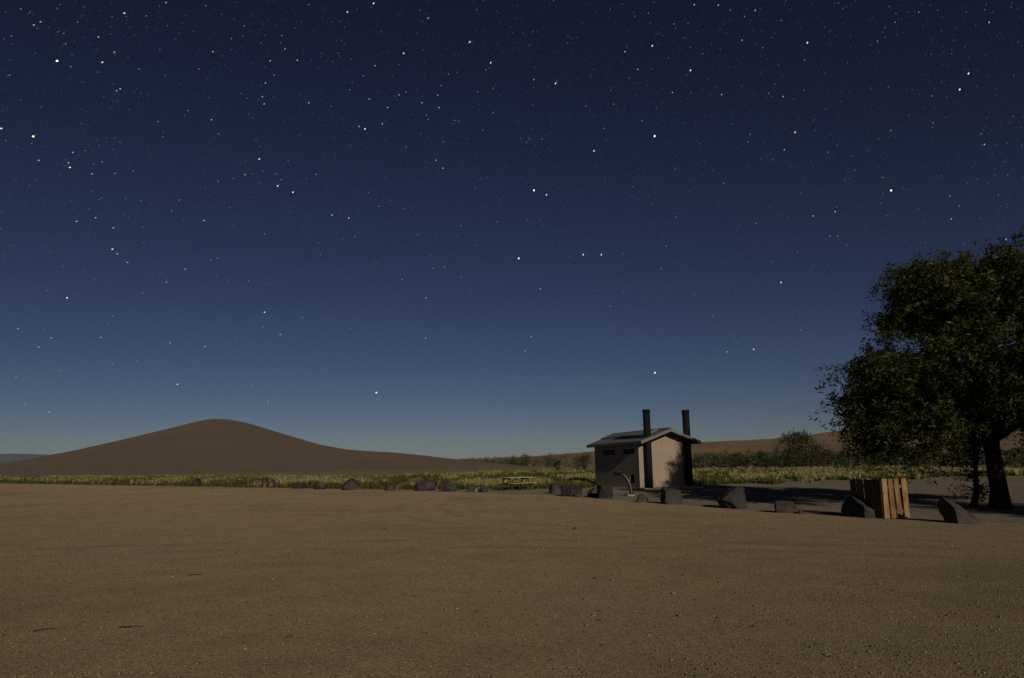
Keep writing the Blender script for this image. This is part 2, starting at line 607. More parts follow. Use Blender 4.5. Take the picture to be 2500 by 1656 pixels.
def build_dune():
    D = 300.0
    pts = [(at(px, py, D).x, at(px, py, D).z) for px, py in CREST]
    xs = np.linspace(pts[0][0], pts[-1][0], 220)
    # smoothed crest
    raw = np.array([interp(x, pts) for x in xs])
    ker = np.array([1, 2, 3, 2, 1.0]) / 9
    hz = np.convolve(np.pad(raw, 2, 'edge'), ker, 'valid')
    prof = [(-1.0, 0.0), (-0.9, 0.02), (-0.7, 0.13), (-0.5, 0.31), (-0.3, 0.55), (-0.15, 0.77), (-0.05, 0.94), (0.0, 1.0), (0.06, 0.95), (0.25, 0.6),
            (0.5, 0.2), (0.7, 0.0)]
    tt = np.concatenate([np.linspace(-1, 0, 60), np.linspace(0.02, 0.7, 24)])
    pr = np.array([interp(t, prof) for t in tt])
    vs = []
    for i, x in enumerate(xs):
        h = hz[i]
        front = 150.0 if x < -20 else 150 + min(60, (x + 20) * 0.9)
        for k, t in enumerate(tt):
            y = D + t * front
            base = terr(y) - 0.35
            z = base + max(h - base, 0.0) * pr[k]
            fade = 1 - abs(2 * min(max((t + 1) / 1.0, 0), 1) - 1)
            z += fade * 0.5 * noise.noise(Vector((x * 0.018, y * 0.022, 0.3)))
            # perspective keeps the crest as the skyline: columns fan out a little towards the back
            vs.append((x * (0.55 + 0.45 * (y / D)), y, z))
    n = len(tt)
    i = (np.arange(len(xs) - 1)[:, None] * n + np.arange(n - 1)[None, :]).ravel()
    f = np.stack([i, i + n, i + n + 1, i + 1], 1)
    tag(from_arrays('sand_dune', vs, f, M['dune'], smooth=True), kind='structure')


build_dune()


def ridge(name, prof_px, D, depth_front, depth_back, mat, rough, seed):
    pts = [(at(px, py, D).x, at(px, py, D).z) for px, py in prof_px]
    xs = np.linspace(pts[0][0], pts[-1][0], 160)
    vs, tt = [], np.linspace(-1, 1, 40)
    for x in xs:
        h = interp(x, pts) + rough * 0.25 * noise.noise(Vector((x * 6 / D, seed, 0)))
        for t in tt:
            y = D + (t * depth_front if t < 0 else t * depth_back)
            p = 1 - sstep(0, 1, abs(t)) if t > 0 else (1 + t) ** 1.25
            z = h * p + rough * (1 - abs(t)) * abs(t) * 3 * noise.fractal(Vector((x * 3.5 / D, y * 3.5 / D, seed)), 1.0, 2.0, 4) - 0.5
            vs.append((x, y, z))
    n = len(tt)
    i = (np.arange(len(xs) - 1)[:, None] * n + np.arange(n - 1)[None, :]).ravel()
    f = np.stack([i, i + n, i + n + 1, i + 1], 1)
    tag(from_arrays(name, vs, f, mat, smooth=True), kind='structure')


ridge('hills', [(700, 1150), (900, 1135), (1092, 1121), (1180, 1118), (1293, 1113.5), (1444, 1101), (1550, 1091), (1713, 1078), (1822, 1073), (1905, 1068),
                (1976, 1063), (2030, 1052), (2130, 1041), (2300, 1028), (2600, 1020), (2900, 1025), (3300, 1040)], 900, 480, 500, M['hill'], 4.0, 2.0)
ridge('far_mountains', [(-1500, 1120), (-800, 1106), (-300, 1112), (-60, 1110), (25, 1107.5), (60, 1108), (127, 1110.5), (400, 1118), (900, 1126), (1200, 1132)], 7000, 2500, 1500,
      M['far'], 25.0, 5.0)

# ------------------------------------------------------------------ vault toilet building
TH = 0.323
BX, BY, BZ = 7.40, 44.21, 0.236
BW, BL, BH = 3.58, 6.2, 2.585
OE, OG, PIT = 0.22, 0.80, 0.362


def build_toilet():
    root = empty('vault_toilet', (BX, BY, BZ), TH)      # local x along the gable, local y along the long wall, away from camera
    tag(root, 'tan concrete vault toilet building with grey gabled roof and two tall black vent pipes', 'toilet building')
    T = 0.12
    # walls: four panels with real openings for two high windows and a low grille in the long wall
    bm = bmesh.new()
    wins = [(0.5, 1.95, 1.97, 2.28), (3.15, 4.9, 1.95, 2.28)]
    low = (0.65, 1.25, 0.26, 0.76)
    holes = wins + [low]
    ys = sorted({0.0, BL} | {h[0] for h in holes} | {h[1] for h in holes})
    zs = sorted({-0.1, BH} | {h[2] for h in holes} | {h[3] for h in holes})

    def inside(y, z):
        return any(h[0] < y < h[1] and h[2] < z < h[3] for h in holes)
    for i in range(len(ys) - 1):
        for k in range(len(zs) - 1):
            if not inside((ys[i] + ys[i + 1]) / 2, (zs[k] + zs[k + 1]) / 2):
                add_box(bm, (0, ys[i], zs[k]), (T, ys[i + 1], zs[k + 1]))
    bmesh.ops.remove_doubles(bm, verts=bm.verts, dist=1e-4)
    # drop the doubled faces between neighbouring blocks
    seen = {}
    for f in bm.faces:
        key = tuple(sorted(v.index for v in f.verts))
        seen.setdefault(key, []).append(f)
    bmesh.ops.delete(bm, geom=[f for fs in seen.values() if len(fs) > 1 for f in fs], context='FACES')
    bm_obj('wall', bm, M['wall'], root)
    rise = BW / 2 * PIT
    for y0, y1 in ((0.0, T), (BL - T, BL)):
        bm = bmesh.new()
        x0, x1 = T + 0.0005, BW - T - 0.0005
        if y0 == 0.0:
            x0, x1 = -0.004, BW + 0.004
        prof = [(x0, -0.1), (x1, -0.1), (x1, BH), (BW / 2, BH + rise), (x0, BH)]
        a = [bm.verts.new((x, y0 - (0.004 if y0 == 0 else 0), z)) for x, z in prof]
        b = [bm.verts.new((x, y1 - 0.002, z)) for x, z in prof]
        bm.faces.new(a)
        bm.faces.new(list(reversed(b)))
        for k in range(5):
            k2 = (k + 1) % 5
            bm.faces.new((a[k2], a[k], b[k], b[k2]))
        bmesh.ops.recalc_face_normals(bm, faces=bm.faces)
        bm_obj('gable_wall', bm, M['wall'], root)
    box('wall', (BW - T, 0.0, -0.1), (BW, BL, BH), M['wall'], root)
    # windows and low grille
    for (y0, y1, z0, z1) in wins:
        fr = bmesh.new()
        for lo, hi in (((0.02, y0, z0), (0.08, y0 + 0.05, z1)), ((0.02, y1 - 0.05, z0), (0.08, y1, z1)),
                       ((0.021, y0 + 0.05, z0), (0.079, y1 - 0.05, z0 + 0.05)), ((0.021, y0 + 0.05, z1 - 0.05), (0.079, y1 - 0.05, z1))):
            add_box(fr, lo, hi)
        w = bm_obj('window', fr, M['dark_vent'], root)
        box('pane', (0.05, y0 + 0.04, z0 + 0.04), (0.06, y1 - 0.04, z1 - 0.04), M['dark_vent'], w)
    g = bmesh.new()
    y0, y1, z0, z1 = low
    add_box(g, (0.07, y0, z0), (0.09, y1, z1))
    gr = bm_obj('low_grille', g, M['dark_vent'], root)
    for k in range(7):
        z = z0 + 0.05 + k * 0.063
        box('louvre', (0.02, y0 + 0.01, z), (0.068, y1 - 0.01, z + 0.02), M['dark_vent'], gr, rot=Matrix.Rotation(-0.6, 3, 'Y'))
    # roof: two slabs with thickness, lapped courses on the slope, soffit
    th = 0.15
    cy0, cy1 = -OG, BL + OG

    def slab(sgn, name, s0, s1, yy0, yy1, lift, thick, mat, parent):
        # s measured from the ridge down the slope, in plan metres
        bm = bmesh.new()

        def P(s, y, dz):
            return (BW / 2 + sgn * s, y, BH + rise - s * PIT + dz)
        vs = [bm.verts.new(P(s, y, dz)) for dz in (lift, lift + thick) for y in (yy0, yy1) for s in (s0, s1)]
        for q in ((0, 1, 3, 2), (4, 6, 7, 5), (0, 4, 5, 1), (2, 3, 7, 6), (0, 2, 6, 4), (1, 5, 7, 3)):
            bm.faces.new([vs[k] for k in q])
        bmesh.ops.recalc_face_normals(bm, faces=bm.faces)
        return bm_obj(name, bm, mat, parent)
    S = BW / 2 + OE
    for sgn in (-1, 1):
        r = slab(sgn, 'roof', 0.0, S, cy0, cy1, 0.02, th, M['roof'], root)
        n = 4
        for k in range(n):                                   # shake courses, each lapping the one below
            a = S * k / n
            b_ = S * (k + 1) / n - 0.012
            slab(sgn, 'shake_course', a + (0.0 if k else 0.02), b_, cy0 + 0.1, cy1 - 0.1, 0.02 + th + 0.001, 0.018 + 0.004 * (k % 2), M['roof'], r)
        slab(sgn, 'upper_panel', 0.06, S * 0.5, 0.55, cy1 - 0.2, 0.02 + th + 0.026, 0.075, M['roof'], r)
        slab(sgn, 'soffit', 0.01, S - 0.01, cy0 + 0.015, cy1 - 0.015, 0.004, 0.014, M['soffit'], r)
    rc = bmesh.new()
    prof = [(-0.16, -0.16 * PIT), (0, 0.02), (0.16, -0.16 * PIT), (0.16, -0.16 * PIT + 0.05), (0, 0.075), (-0.16, -0.16 * PIT + 0.05)]
    zz = BH + rise + 0.02 + th + 0.022
    a = [rc.verts.new((BW / 2 + x, cy0 + 0.02, zz + z)) for x, z in prof]
    b = [rc.verts.new((BW / 2 + x, cy1 - 0.02, zz + z)) for x, z in prof]
    rc.faces.new(a)
    rc.faces.new(list(reversed(b)))
    for k in range(6):
        rc.faces.new((a[(k + 1) % 6], a[k], b[k], b[(k + 1) % 6]))
    bmesh.ops.recalc_face_normals(rc, faces=rc.faces)
    bm_obj('ridge_cap', rc, M['roof'], root)
    # two vent pipes standing against the gable
    for px in (0.50, 3.18):
        r = 0.215
        pipe = tube('vent_pipe', [(px, -0.235, -0.05), (px, -0.235, 1.5), (px, -0.235, 4.54)], [r, r, r], M['black_pipe'], root, 24)
        tube('pipe_collar', [(px, -0.235, 4.40), (px, -0.235, 4.55), (px, -0.235, 4.57)], [r + 0.015, r + 0.015, r * 0.9], M['black_pipe'], pipe, 24)
    # slab apron with two vault covers in front of the gable
    box('slab', (-0.25, -0.75, -0.2), (BW + 0.25, BL + 0.3, -0.02), M['slab'], root, bevel=0.02)
    for x0 in (1.0, 2.35):
        box('vault_cover', (x0, -1.35, -0.2), (x0 + 0.8, -0.78, 0.035), M['slab'], root, bevel=0.02)


build_toilet()

# ------------------------------------------------------------------ boulders
def boulder_mesh(w, d, h, seed, planes=(), n_cut=9, sub=4, rough=0.05):
    r = random.Random(seed)
    bm = bmesh.new()
    bmesh.ops.create_icosphere(bm, subdivisions=sub, radius=1.0)
    cuts = [(Vector(n).normalized(), c) for n, c in planes]
    for _ in range(n_cut):
        n = Vector((r.gauss(0, 1), r.gauss(0, 1), r.gauss(0, 0.7) + 0.15)).normalized()
        cuts.append((n, r.uniform(0.62, 0.86)))
    off = Vector((r.uniform(0, 50), r.uniform(0, 50), r.uniform(0, 50)))
    for v in bm.verts:
        p = v.co.normalized()
        p = p * (1.0 + 0.12 * noise.noise(p * 1.2 + off))
        for _ in range(2):
            for n, c in cuts:
                e = p.dot(n) - c
                if e > 0:
                    p = p - n * (e * 0.94)
        p = p + p.normalized() * (rough * noise.fractal(p * 2.6 + off, 1.0, 2.1, 4))
        v.co = p
    xs = [v.co.x for v in bm.verts]
    ys = [v.co.y for v in bm.verts]
    zs = [v.co.z for v in bm.verts]
    zlo = min(zs) + (max(zs) - min(zs)) * 0.22                 # sunk a little into the ground
    cx, cy = (min(xs) + max(xs)) / 2, (min(ys) + max(ys)) / 2
    for v in bm.verts:
        v.co = Vector(((v.co.x - cx) / (max(xs) - min(xs)) * w, (v.co.y - cy) / (max(ys) - min(ys)) * d, (v.co.z - zlo) / (max(zs) - zlo) * h))
    me = bpy.data.meshes.new('boulder')
    bm.to_mesh(me)
    bm.free()
    me.polygons.foreach_set('use_smooth', [True] * len(me.polygons))
    return me


def add_boulder(x0, x1, ytop, ybase, seed, label, planes=(), n_cut=9, dscale=0.85, mat=None, rough=0.085):
    p = hit((x0 + x1) / 2, ybase - 0.5)
    k = math.hypot(p.x, p.y) / F / math.cos(math.atan2(p.x, p.y)) * math.cos(math.atan2(p.x, p.y))
    sc = p.y / F
    w = (x1 - x0) * sc
    h = (ybase - ytop) * sc * 1.03
    d = w * dscale
    ang = -math.atan2(p.x, p.y)
    me = boulder_mesh(w, d, h, seed, planes, n_cut, rough=rough)
    o = link('boulder', me, mat or M['rock'])
    fwd = Vector((p.x, p.y, 0)).normalized()
    c = p + fwd * (d * 0.42)
    o.location = (c.x, c.y, terr(c.y) - 0.01)
    o.rotation_euler = (0, 0, ang)
    tag(o, label, 'boulder', 'boulders set along the edge of the gravel lot')
    return o


LEFTDARK = ((-1, -0.28, 0.12), 0.55)
B = [
    (434, 462, 1175, 1187.5, 1, 'low dome-shaped dark boulder, leftmost of the row in front of the dune', (), 5),
    (469, 493, 1169, 1187.5, 2, 'dark upright boulder close beside the leftmost low dome', (((0.8, -0.3, 0.6), 0.5),), 8),
    (555, 571, 1174, 1188.5, 3, 'small dark boulder left of the pair standing below the dune crest', (), 8),
    (568, 587, 1178, 1188.8, 4, 'low greyish boulder touching the right side of a small dark one', (), 8),
    (638, 657, 1165.5, 1191, 5, 'tall dark boulder, left half of the pair left of the flat one', (((1, -0.5, 0.1), 0.5), LEFTDARK), 6),
    (655, 673, 1171, 1191, 6, 'shorter rounded boulder leaning on the tall dark one, right half of the pair', (), 7),
    (713, 748, 1181, 1194, 7, 'flat low brown boulder right of the leaning pair', (((0, 0, 1), 0.4),), 8),
    (766, 800, 1177.5, 1196, 8, 'squat boulder just left of the large pointed one', (LEFTDARK,), 8),
    (833, 881, 1169, 1197.5, 9, 'large pointed boulder in the middle of the left row', (((0.75, -0.2, 0.65), 0.45), ((-0.75, -0.2, 0.65), 0.5)), 7),
    (938, 964, 1182.5, 1199, 10, 'small split-faced boulder left of the big rounded one', (LEFTDARK,), 8),
    (1010, 1068, 1172, 1199.5, 11, 'big wide rounded boulder with dark left side, left of the picnic table', (LEFTDARK,), 6),
    (1079, 1116, 1178, 1200.5, 12, 'dark knobbly boulder right of the big wide rounded one', (), 10),
    (1143, 1159, 1185, 1201.5, 13, 'small dark boulder with a dry grass tuft on its right, before the picnic table', (), 8),
    (1170, 1191, 1185, 1202.5, 14, 'small brown boulder nearest to the left end of the picnic table', (), 8),
    (1340, 1373, 1181, 1206.5, 15, 'boulder with black left side between the picnic table and the toilet', (LEFTDARK,), 8),
    (1370, 1422, 1186, 1213, 16, 'long low grey boulder lying left of the toilet', (((0.2, -0.3, 1), 0.42),), 8),
    (1402, 1418, 1203, 1214, 17, 'little brown stone in front of the long low grey boulder', (), 7),
    (1433, 1460, 1192, 1214.5, 18, 'low sloping dark boulder behind the cube-like one near the drinking fountain', (((-0.6, -0.3, 0.7), 0.35),), 7),
    (1456, 1497, 1186.5, 1218.5, 19, 'cube-like boulder with black left face, left of the drinking fountain', (LEFTDARK, ((0.9, -0.4, 0), 0.6), ((0, 0, 1), 0.6)), 5),
    (1524, 1533, 1204.5, 1212, 20, 'fist-like tiny dark stone at the foot of the drinking fountain', (), 7),
    (1555, 1583, 1207.5, 1227.5, 21, 'small dark brown boulder right of the drinking fountain', (((0.7, -0.2, 0.7), 0.5), ((-1, -0.1, 0.3), 0.55)), 7),
    (1613, 1667, 1191.5, 1232.5, 22, 'rounded grey boulder standing on edge before the toilet gable wall', (LEFTDARK, ((0.5, -0.9, 0.05), 0.62)), 5),
    (1751, 1824, 1191.5, 1243.5, 23, 'large jagged dark boulder right of the toilet with undercut base', (((-0.6, -0.5, -0.6), 0.5), ((1, -0.15, 0.05), 0.6), ((-0.7, -0.2, 0.65), 0.5)), 9),
    (1893, 1950, 1225.5, 1254, 24, 'low black slab-like boulder between the jagged one and the slat enclosure', (((-0.1, -1, -0.1), 0.5), ((0.75, 0.1, 0.55), 0.5), ((0, 0, 1), 0.5)), 6),
    (1950, 1962, 1244.5, 1255.5, 25, 'tiny dark stone at the right tip of the low black slab-like boulder', (), 7),
    (2058, 2166, 1216, 1266, 26, 'big boulder leaning at the slat enclosure, black left face and grey right face', (((-1, -0.42, 0.05), 0.12), ((0.72, -0.25, 0.62), 0.42), ((0.25, -1, 0.1), 0.6)), 4),
    (2299, 2387, 1218.5, 1280, 27, 'wedge-shaped boulder with straight sloping right edge beside the large tree', (((-1, -0.42, -0.05), 0.16), ((0.74, -0.1, 0.62), 0.3), ((0.3, -1, 0.12), 0.55)), 3),
]
for b in B:
    add_boulder(*b[:7], n_cut=b[7])


# ------------------------------------------------------------------ slat enclosure
def build_enclosure():
    p = hit(2161, 1268)
    root = empty('slat_enclosure', (p.x, p.y, 0.0), 0.2)
    tag(root, 'open box of upright pine boards behind the big boulder, right side brightly lit', 'enclosure')
    Hh, W, L, t = 1.07, 0.80, 1.38, 0.02
    r = random.Random(4)

    def slat(c, axis, width, hh, mat, lean=0.0, z0=0.015):
        # own origin at its foot so that the grain differs from board to board
        o = box('slat', (-width / 2, -t / 2, 0), (width / 2, t / 2, hh), mat, root, bevel=0.004)
        o.location = (c[0], c[1], z0)
        o.rotation_euler = (0, lean, 0) if axis == 'x' else (0, 0, math.pi / 2)
        return o
    # front (lit) side: four boards with gaps, the third one leaning a little
    for i, (x, w, lean) in enumerate(((0.078, 0.155, 0.0), (0.275, 0.15, -0.008), (0.485, 0.15, -0.03), (0.70, 0.165, -0.01))):
        slat((x, 0.0), 'x', w, Hh + r.uniform(-0.012, 0.012), M['wood'], lean)
    # left (shaded) side going back
    y = 0.1
    while y < L:
        w = r.uniform(0.11, 0.15)
        slat((0.0, y), 'y', w, Hh - 0.02 + r.uniform(-0.025, 0.015), M['wood_grey'])
        y += w + r.uniform(0.006, 0.03)
    # right and back sides
    y = 0.12
    while y < L:
        slat((W, y), 'y', 0.13, Hh - 0.02 + r.uniform(-0.02, 0.02), M['wood_grey'])
        y += 0.16
    for x in (0.13, 0.29, 0.45, 0.61):
        slat((x, L), 'x', 0.13, Hh - 0.02, M['wood_grey'])
    for z in (0.16, 0.82):
        box('rail', (0.035, 0.012, z), (W - 0.03, 0.05, z + 0.085), M['wood_grey'], root)
        box('rail', (0.012, 0.052, z), (0.05, L - 0.05, z + 0.085), M['wood_grey'], root)
        box('rail', (W - 0.05, 0.052, z), (W - 0.012, L - 0.05, z + 0.085), M['wood_grey'], root)
        box('rail', (0.035, L - 0.048, z), (W - 0.03, L - 0.012, z + 0.085), M['wood_grey'], root)


build_enclosure()


# ------------------------------------------------------------------ picnic table
def build_table():
    p = hit(1256, 1199.5)
    root = empty('picnic_table', (p.x + 0.1, p.y + 0.9, terr(p.y + 0.9)), 0.62)
    tag(root, 'weathered picnic table with two benches in the grass left of the toilet', 'picnic table')
    L = 1.9
    for k in range(4):
        y = -0.33 + k * 0.222
        box('table_plank', (-L / 2, y - 0.1, 0.74), (L / 2, y + 0.1, 0.785), M['table'], root, bevel=0.006)
    for s in (-1, 1):
        for k in range(2):
            y = s * (0.62 + k * 0.15)
            box('bench_plank', (-L / 2, y - 0.07, 0.42), (L / 2, y + 0.07, 0.46), M['table'], root, bevel=0.006)
    for x in (-0.68, 0.68):
        f = empty('end_frame', (x, 0, 0))
        f.parent = root
        box('seat_bearer', (-0.04, -0.84, 0.34), (0.04, 0.84, 0.417), M['table_leg'], f, bevel=0.006)
        box('top_bearer', (-0.041, -0.42, 0.66), (0.041, 0.42, 0.737), M['table_leg'], f, bevel=0.006)
        for s in (-1, 1):
            tube('leg', [(0.0, s * 0.66, -0.02), (0.0, s * 0.26, 0.70)], [0.045, 0.045], M['table_leg'], f, 6, False)
    tube('brace', [(-0.62, 0, 0.38), (0.0, 0, 0.72)], [0.03, 0.03], M['table_leg'], root, 6, False)
    tube('brace', [(0.62, 0, 0.38), (0.0, 0, 0.71)], [0.03, 0.03], M['table_leg'], root, 6, False)


build_table()


# ------------------------------------------------------------------ drinking fountain
def build_fountain():
    p = hit(1541, 1211)
    sc = p.y / F
    root = empty('drinking_fountain', (p.x, p.y, terr(p.y)), -math.atan2(p.x, p.y))
    tag(root, 'green curved-post drinking fountain on a small pale concrete foot before the toilet', 'drinking fountain')
    path = [(0.0, 0, 0.0), (0.01, 0, 0.14), (0.0, 0, 0.32), (-0.04, 0, 0.52), (-0.11, 0, 0.7), (-0.19, 0, 0.86), (-0.30, 0, 0.99), (-0.42, 0, 1.05), (-0.54, 0, 1.07)]
    tube('post', path, [0.10, 0.095, 0.09, 0.085, 0.08, 0.075, 0.07, 0.065, 0.06], M['green_paint'], root, 14)
    bm = bmesh.new()
    prof = [(0.02, 0.0), (0.1, 0.01), (0.19, 0.06), (0.21, 0.13), (0.2, 0.155), (0.17, 0.14), (0.1, 0.09), (0.02, 0.08)]
    rings = []
    for r_, z in prof:
        rings.append([bm.verts.new((-0.6 + r_ * math.cos(2 * math.pi * k / 20), r_ * math.sin(2 * math.pi * k / 20), 0.97 + z)) for k in range(20)])
    for a, b in zip(rings, rings[1:]):
        for k in range(20):
            bm.faces.new((a[k], a[(k + 1) % 20], b[(k + 1) % 20], b[k]))
    bm.faces.new(list(reversed(rings[0])))
    bm.faces.new(rings[-1])
    bowl = bm_obj('bowl', bm, M['black_pipe'], root, True)
    tube('spout', [(-0.5, 0.06, 1.08), (-0.5, 0.06, 1.15), (-0.55, 0.05, 1.17)], [0.015, 0.015, 0.012], M['steel'], bowl, 8)
    bm = bmesh.new()
    add_box(bm, (-0.17, -0.17, -0.08), (0.17, 0.17, 0.07), 0.03)
    bm_obj('foot', bm, M['slab'], root)


build_fountain()


# ------------------------------------------------------------------ foliage helpers
def leaf_quads(centres, size, aspect=0.35, up_bias=0.0, droop=0.0, seed=0, jitter=0.4):
    """one pointed quad (rhomb) for each centre, turned at random; returns verts, faces"""
    r = np.random.default_rng(seed)
    c = np.asarray(centres, np.float64)
    n = len(c)
    d = r.normal(size=(n, 3))
    d[:, 2] = d[:, 2] * (1 - droop) - droop * 1.2 + up_bias
    d /= np.linalg.norm(d, axis=1)[:, None]
    q = r.normal(size=(n, 3))
    s = np.cross(d, q)
    s /= np.linalg.norm(s, axis=1)[:, None] + 1e-9
    L = (size * (1 + jitter * r.normal(size=n)).clip(0.4, 1.9))[:, None]
    w = L * aspect
    v = np.stack([c - d * L * 0.5, c + s * w * 0.5, c + d * L * 0.5, c - s * w * 0.5], 1).reshape(-1, 3)
    f = np.arange(n * 4).reshape(-1, 4)
    return v, f


def merge(parts):
    vs, fs, o = [], [], 0
    for v, f in parts:
        v = np.asarray([tuple(p) for p in v]) if not isinstance(v, np.ndarray) else v
        vs.append(v)
        fs.append(np.asarray(f) + o)
        o += len(v)
    return np.concatenate(vs), np.concatenate(fs)


def branch_path(a, b, sag, r, n=6, wob=0.12):
    a, b = Vector(a), Vector(b)
    L = (b - a).length
    out = []
    for i in range(n + 1):
        t = i / n
        p = a.lerp(b, t)
        p.z += sag * L * math.sin(math.pi * t)
        if 0 < i < n:
            p += Vector((r.gauss(0, 1), r.gauss(0, 1), r.gauss(0, 0.6))) * (wob * L / n)
        out.append(p)
    return out


def tube_q(path, r0, r1, sides):
    n = len(path)
    v, f = tube_arrays(path, [r0 + (r1 - r0) * i / (n - 1) for i in range(n)], sides, cap=False)
    return np.array([tuple(p) for p in v]), np.array(f)


# ------------------------------------------------------------------ the large tree
def build_tree(name, base, label, seed, crown_fn, n_clusters, leaves_per, trunk_r, fork_z, stems=(), leaf=0.12, mat='leaf', group=None, droop=0.45):
    r = random.Random(seed)
    g = np.random.default_rng(seed)
    root = empty(name, base)
    tag(root, label, 'tree', group)
    wood = []
    lean = Vector((r.uniform(-0.04, 0.04), r.uniform(-0.1, 0.1), 0))
    tp = [Vector((0, 0, -0.15)), Vector((0, 0, 0.15)), Vector((0.02, 0, 0.6)), lean * 0.6 + Vector((0, 0, fork_z * 0.55)), lean + Vector((0, 0, fork_z))]
    tr = [trunk_r * 1.7, trunk_r * 1.35, trunk_r * 1.08, trunk_r, trunk_r * 0.92]
    v, f = tube_arrays(tp, tr, 14, cap=False)
    me = bpy.data.meshes.new('trunk')
    me.from_pydata([tuple(p) for p in v], [], f)
    link('trunk', me, M['bark'], root, True)
    # cluster centres spread through the crown
    cl = crown_fn(g, n_clusters)
    # main limbs: towards well-spread clusters
    limbs = []
    idx = [int(np.argmax(cl[:, 2]))]
    while len(idx) < 9:
        dd = np.min(np.linalg.norm(cl[:, None] - cl[idx][None], axis=2), axis=1)
        idx.append(int(np.argmax(dd)))
    top = tp[-1]
    for k in idx:
        e = Vector(cl[k]) * 0.86 + top * 0.14
        p = branch_path(top - Vector((0, 0, r.uniform(0, fork_z * 0.35))), e, 0.14, r, 8, 0.22)
        limbs.append(p)
        wood.append(tube_q(p, trunk_r * r.uniform(0.42, 0.6), 0.03, 7))
    nodes = np.array([tuple(q) for p in limbs for q in p[2:]])
    leaves = []
    twigs = []
    for c in cl:
        # a branch from the nearest limb node that lies below or inside of the cluster
        d = np.linalg.norm(nodes - c, axis=1) + 0.6 * np.maximum(0, nodes[:, 2] - c[2])
        a = Vector(nodes[int(np.argmin(d))])
        p = branch_path(a, c, 0.08, r, 5, 0.25)
        wood.append(tube_q(p, 0.035, 0.012, 4))
        n_tw = r.randint(9, 13)
        for _ in range(n_tw):
            dirv = Vector((r.gauss(0, 1), r.gauss(0, 1), r.gauss(0.05, 0.75))).normalized()
            L = r.uniform(0.45, 1.05)
            s = Vector(c) + dirv * r.uniform(0.0, 0.25)
            e = s + dirv * L - Vector((0, 0, droop * L * r.uniform(0.2, 1.0)))
            q = branch_path(s, e, 0.1, r, 3, 0.2)
            twigs.append(tube_q(q, 0.008, 0.003, 3))
            m = leaves_per // n_tw
            t = g.random(m) ** 0.8
            pts = np.outer(1 - t, np.array(s)) + np.outer(t, np.array(e)) + g.normal(size=(m, 3)) * 0.075
            leaves.append(pts)
    v, f = merge(wood + twigs)
    from_arrays('branches', v, f, M['bark'], root)
    v, f = leaf_quads(np.concatenate(leaves), leaf, 0.34, 0.0, droop, seed)
    from_arrays('crown', v, f, M[mat], root)
    for (x, y, path, rr) in stems:
        v, f = tube_q([Vector(p) for p in path], rr, rr * 0.55, 8)
        from_arrays('side_stem', v, f, M['bark'], root, True)
    return root


def big_crown(g, n):
    out = []
    while len(out) < n:
        x, y, z = g.uniform(-6.0, 5.6), g.uniform(-5.0, 5.4), g.uniform(1.3, 8.6)
        # broad flattened crown, widest low on the left, hem hanging to about head height
        zc = (z - 4.3) / (4.2 if z > 4.3 else 3.0)
        wid = max(0.0, 1 - abs(zc) ** 2.3) ** 0.5
        rx = (5.35 if x < 0 else 5.4) * wid
        ry = 5.0 * wid
        if rx < 0.1:
            continue
        rho = math.hypot(x / rx, y / ry)
        if rho > 1:
            continue
        if rho < 0.45 and abs(zc) < 0.62 and g.random() < 0.8:
            continue
        if z < 2.15 and (x > -1.2 or rho < 0.5):
            continue
        if x < -0.8 and z > 7.2 - 0.348 * y:  # upper left trimmed so its shadow clears the left of the gable
            continue
        # thinner towards the back left, shaped so less shadow falls before the toilet
        if 15.8 + x - 0.78 * z < 9.2 and y > -1.0 and z > 3.0:
            continue
        # airy windows through the upper middle and left
        if noise.noise(Vector((x * 0.6 + 3, y * 0.1, z * 0.6))) < -0.1:
            continue
        out.append((x, y, z))
    for _ in range(75):                                        # extra clusters added at the back to cast shadow on the gable
        out.append((g.uniform(-0.5, 2.8), g.uniform(3.0, 5.4), g.uniform(6.6, 8.9)))
    return np.array(out)


tb = hit(2443, 1241)
TREE_BASE = (tb.x, tb.y, terr(tb.y))
build_tree('willow_tree', TREE_BASE, 'large dark leafy tree at the right edge above the slat enclosure', 21, big_crown, 420, 420, 0.24, 2.9,
           leaf=0.13)


def side_crown(g, n):
    out = []
    while len(out) < n:
        v = g.normal(size=3)
        v = v / np.linalg.norm(v) * g.random() ** 0.4
        out.append((v[0] * 3.3, v[1] * 3.3, 4.9 + v[2] * 2.5))
    return np.array(out)


build_tree('willow_tree', (21.0, 7.2, 0.0), 'smaller leafy tree standing on the gravel side, just beyond the right picture edge', 58, side_crown, 120, 320, 0.17, 2.2, leaf=0.15)


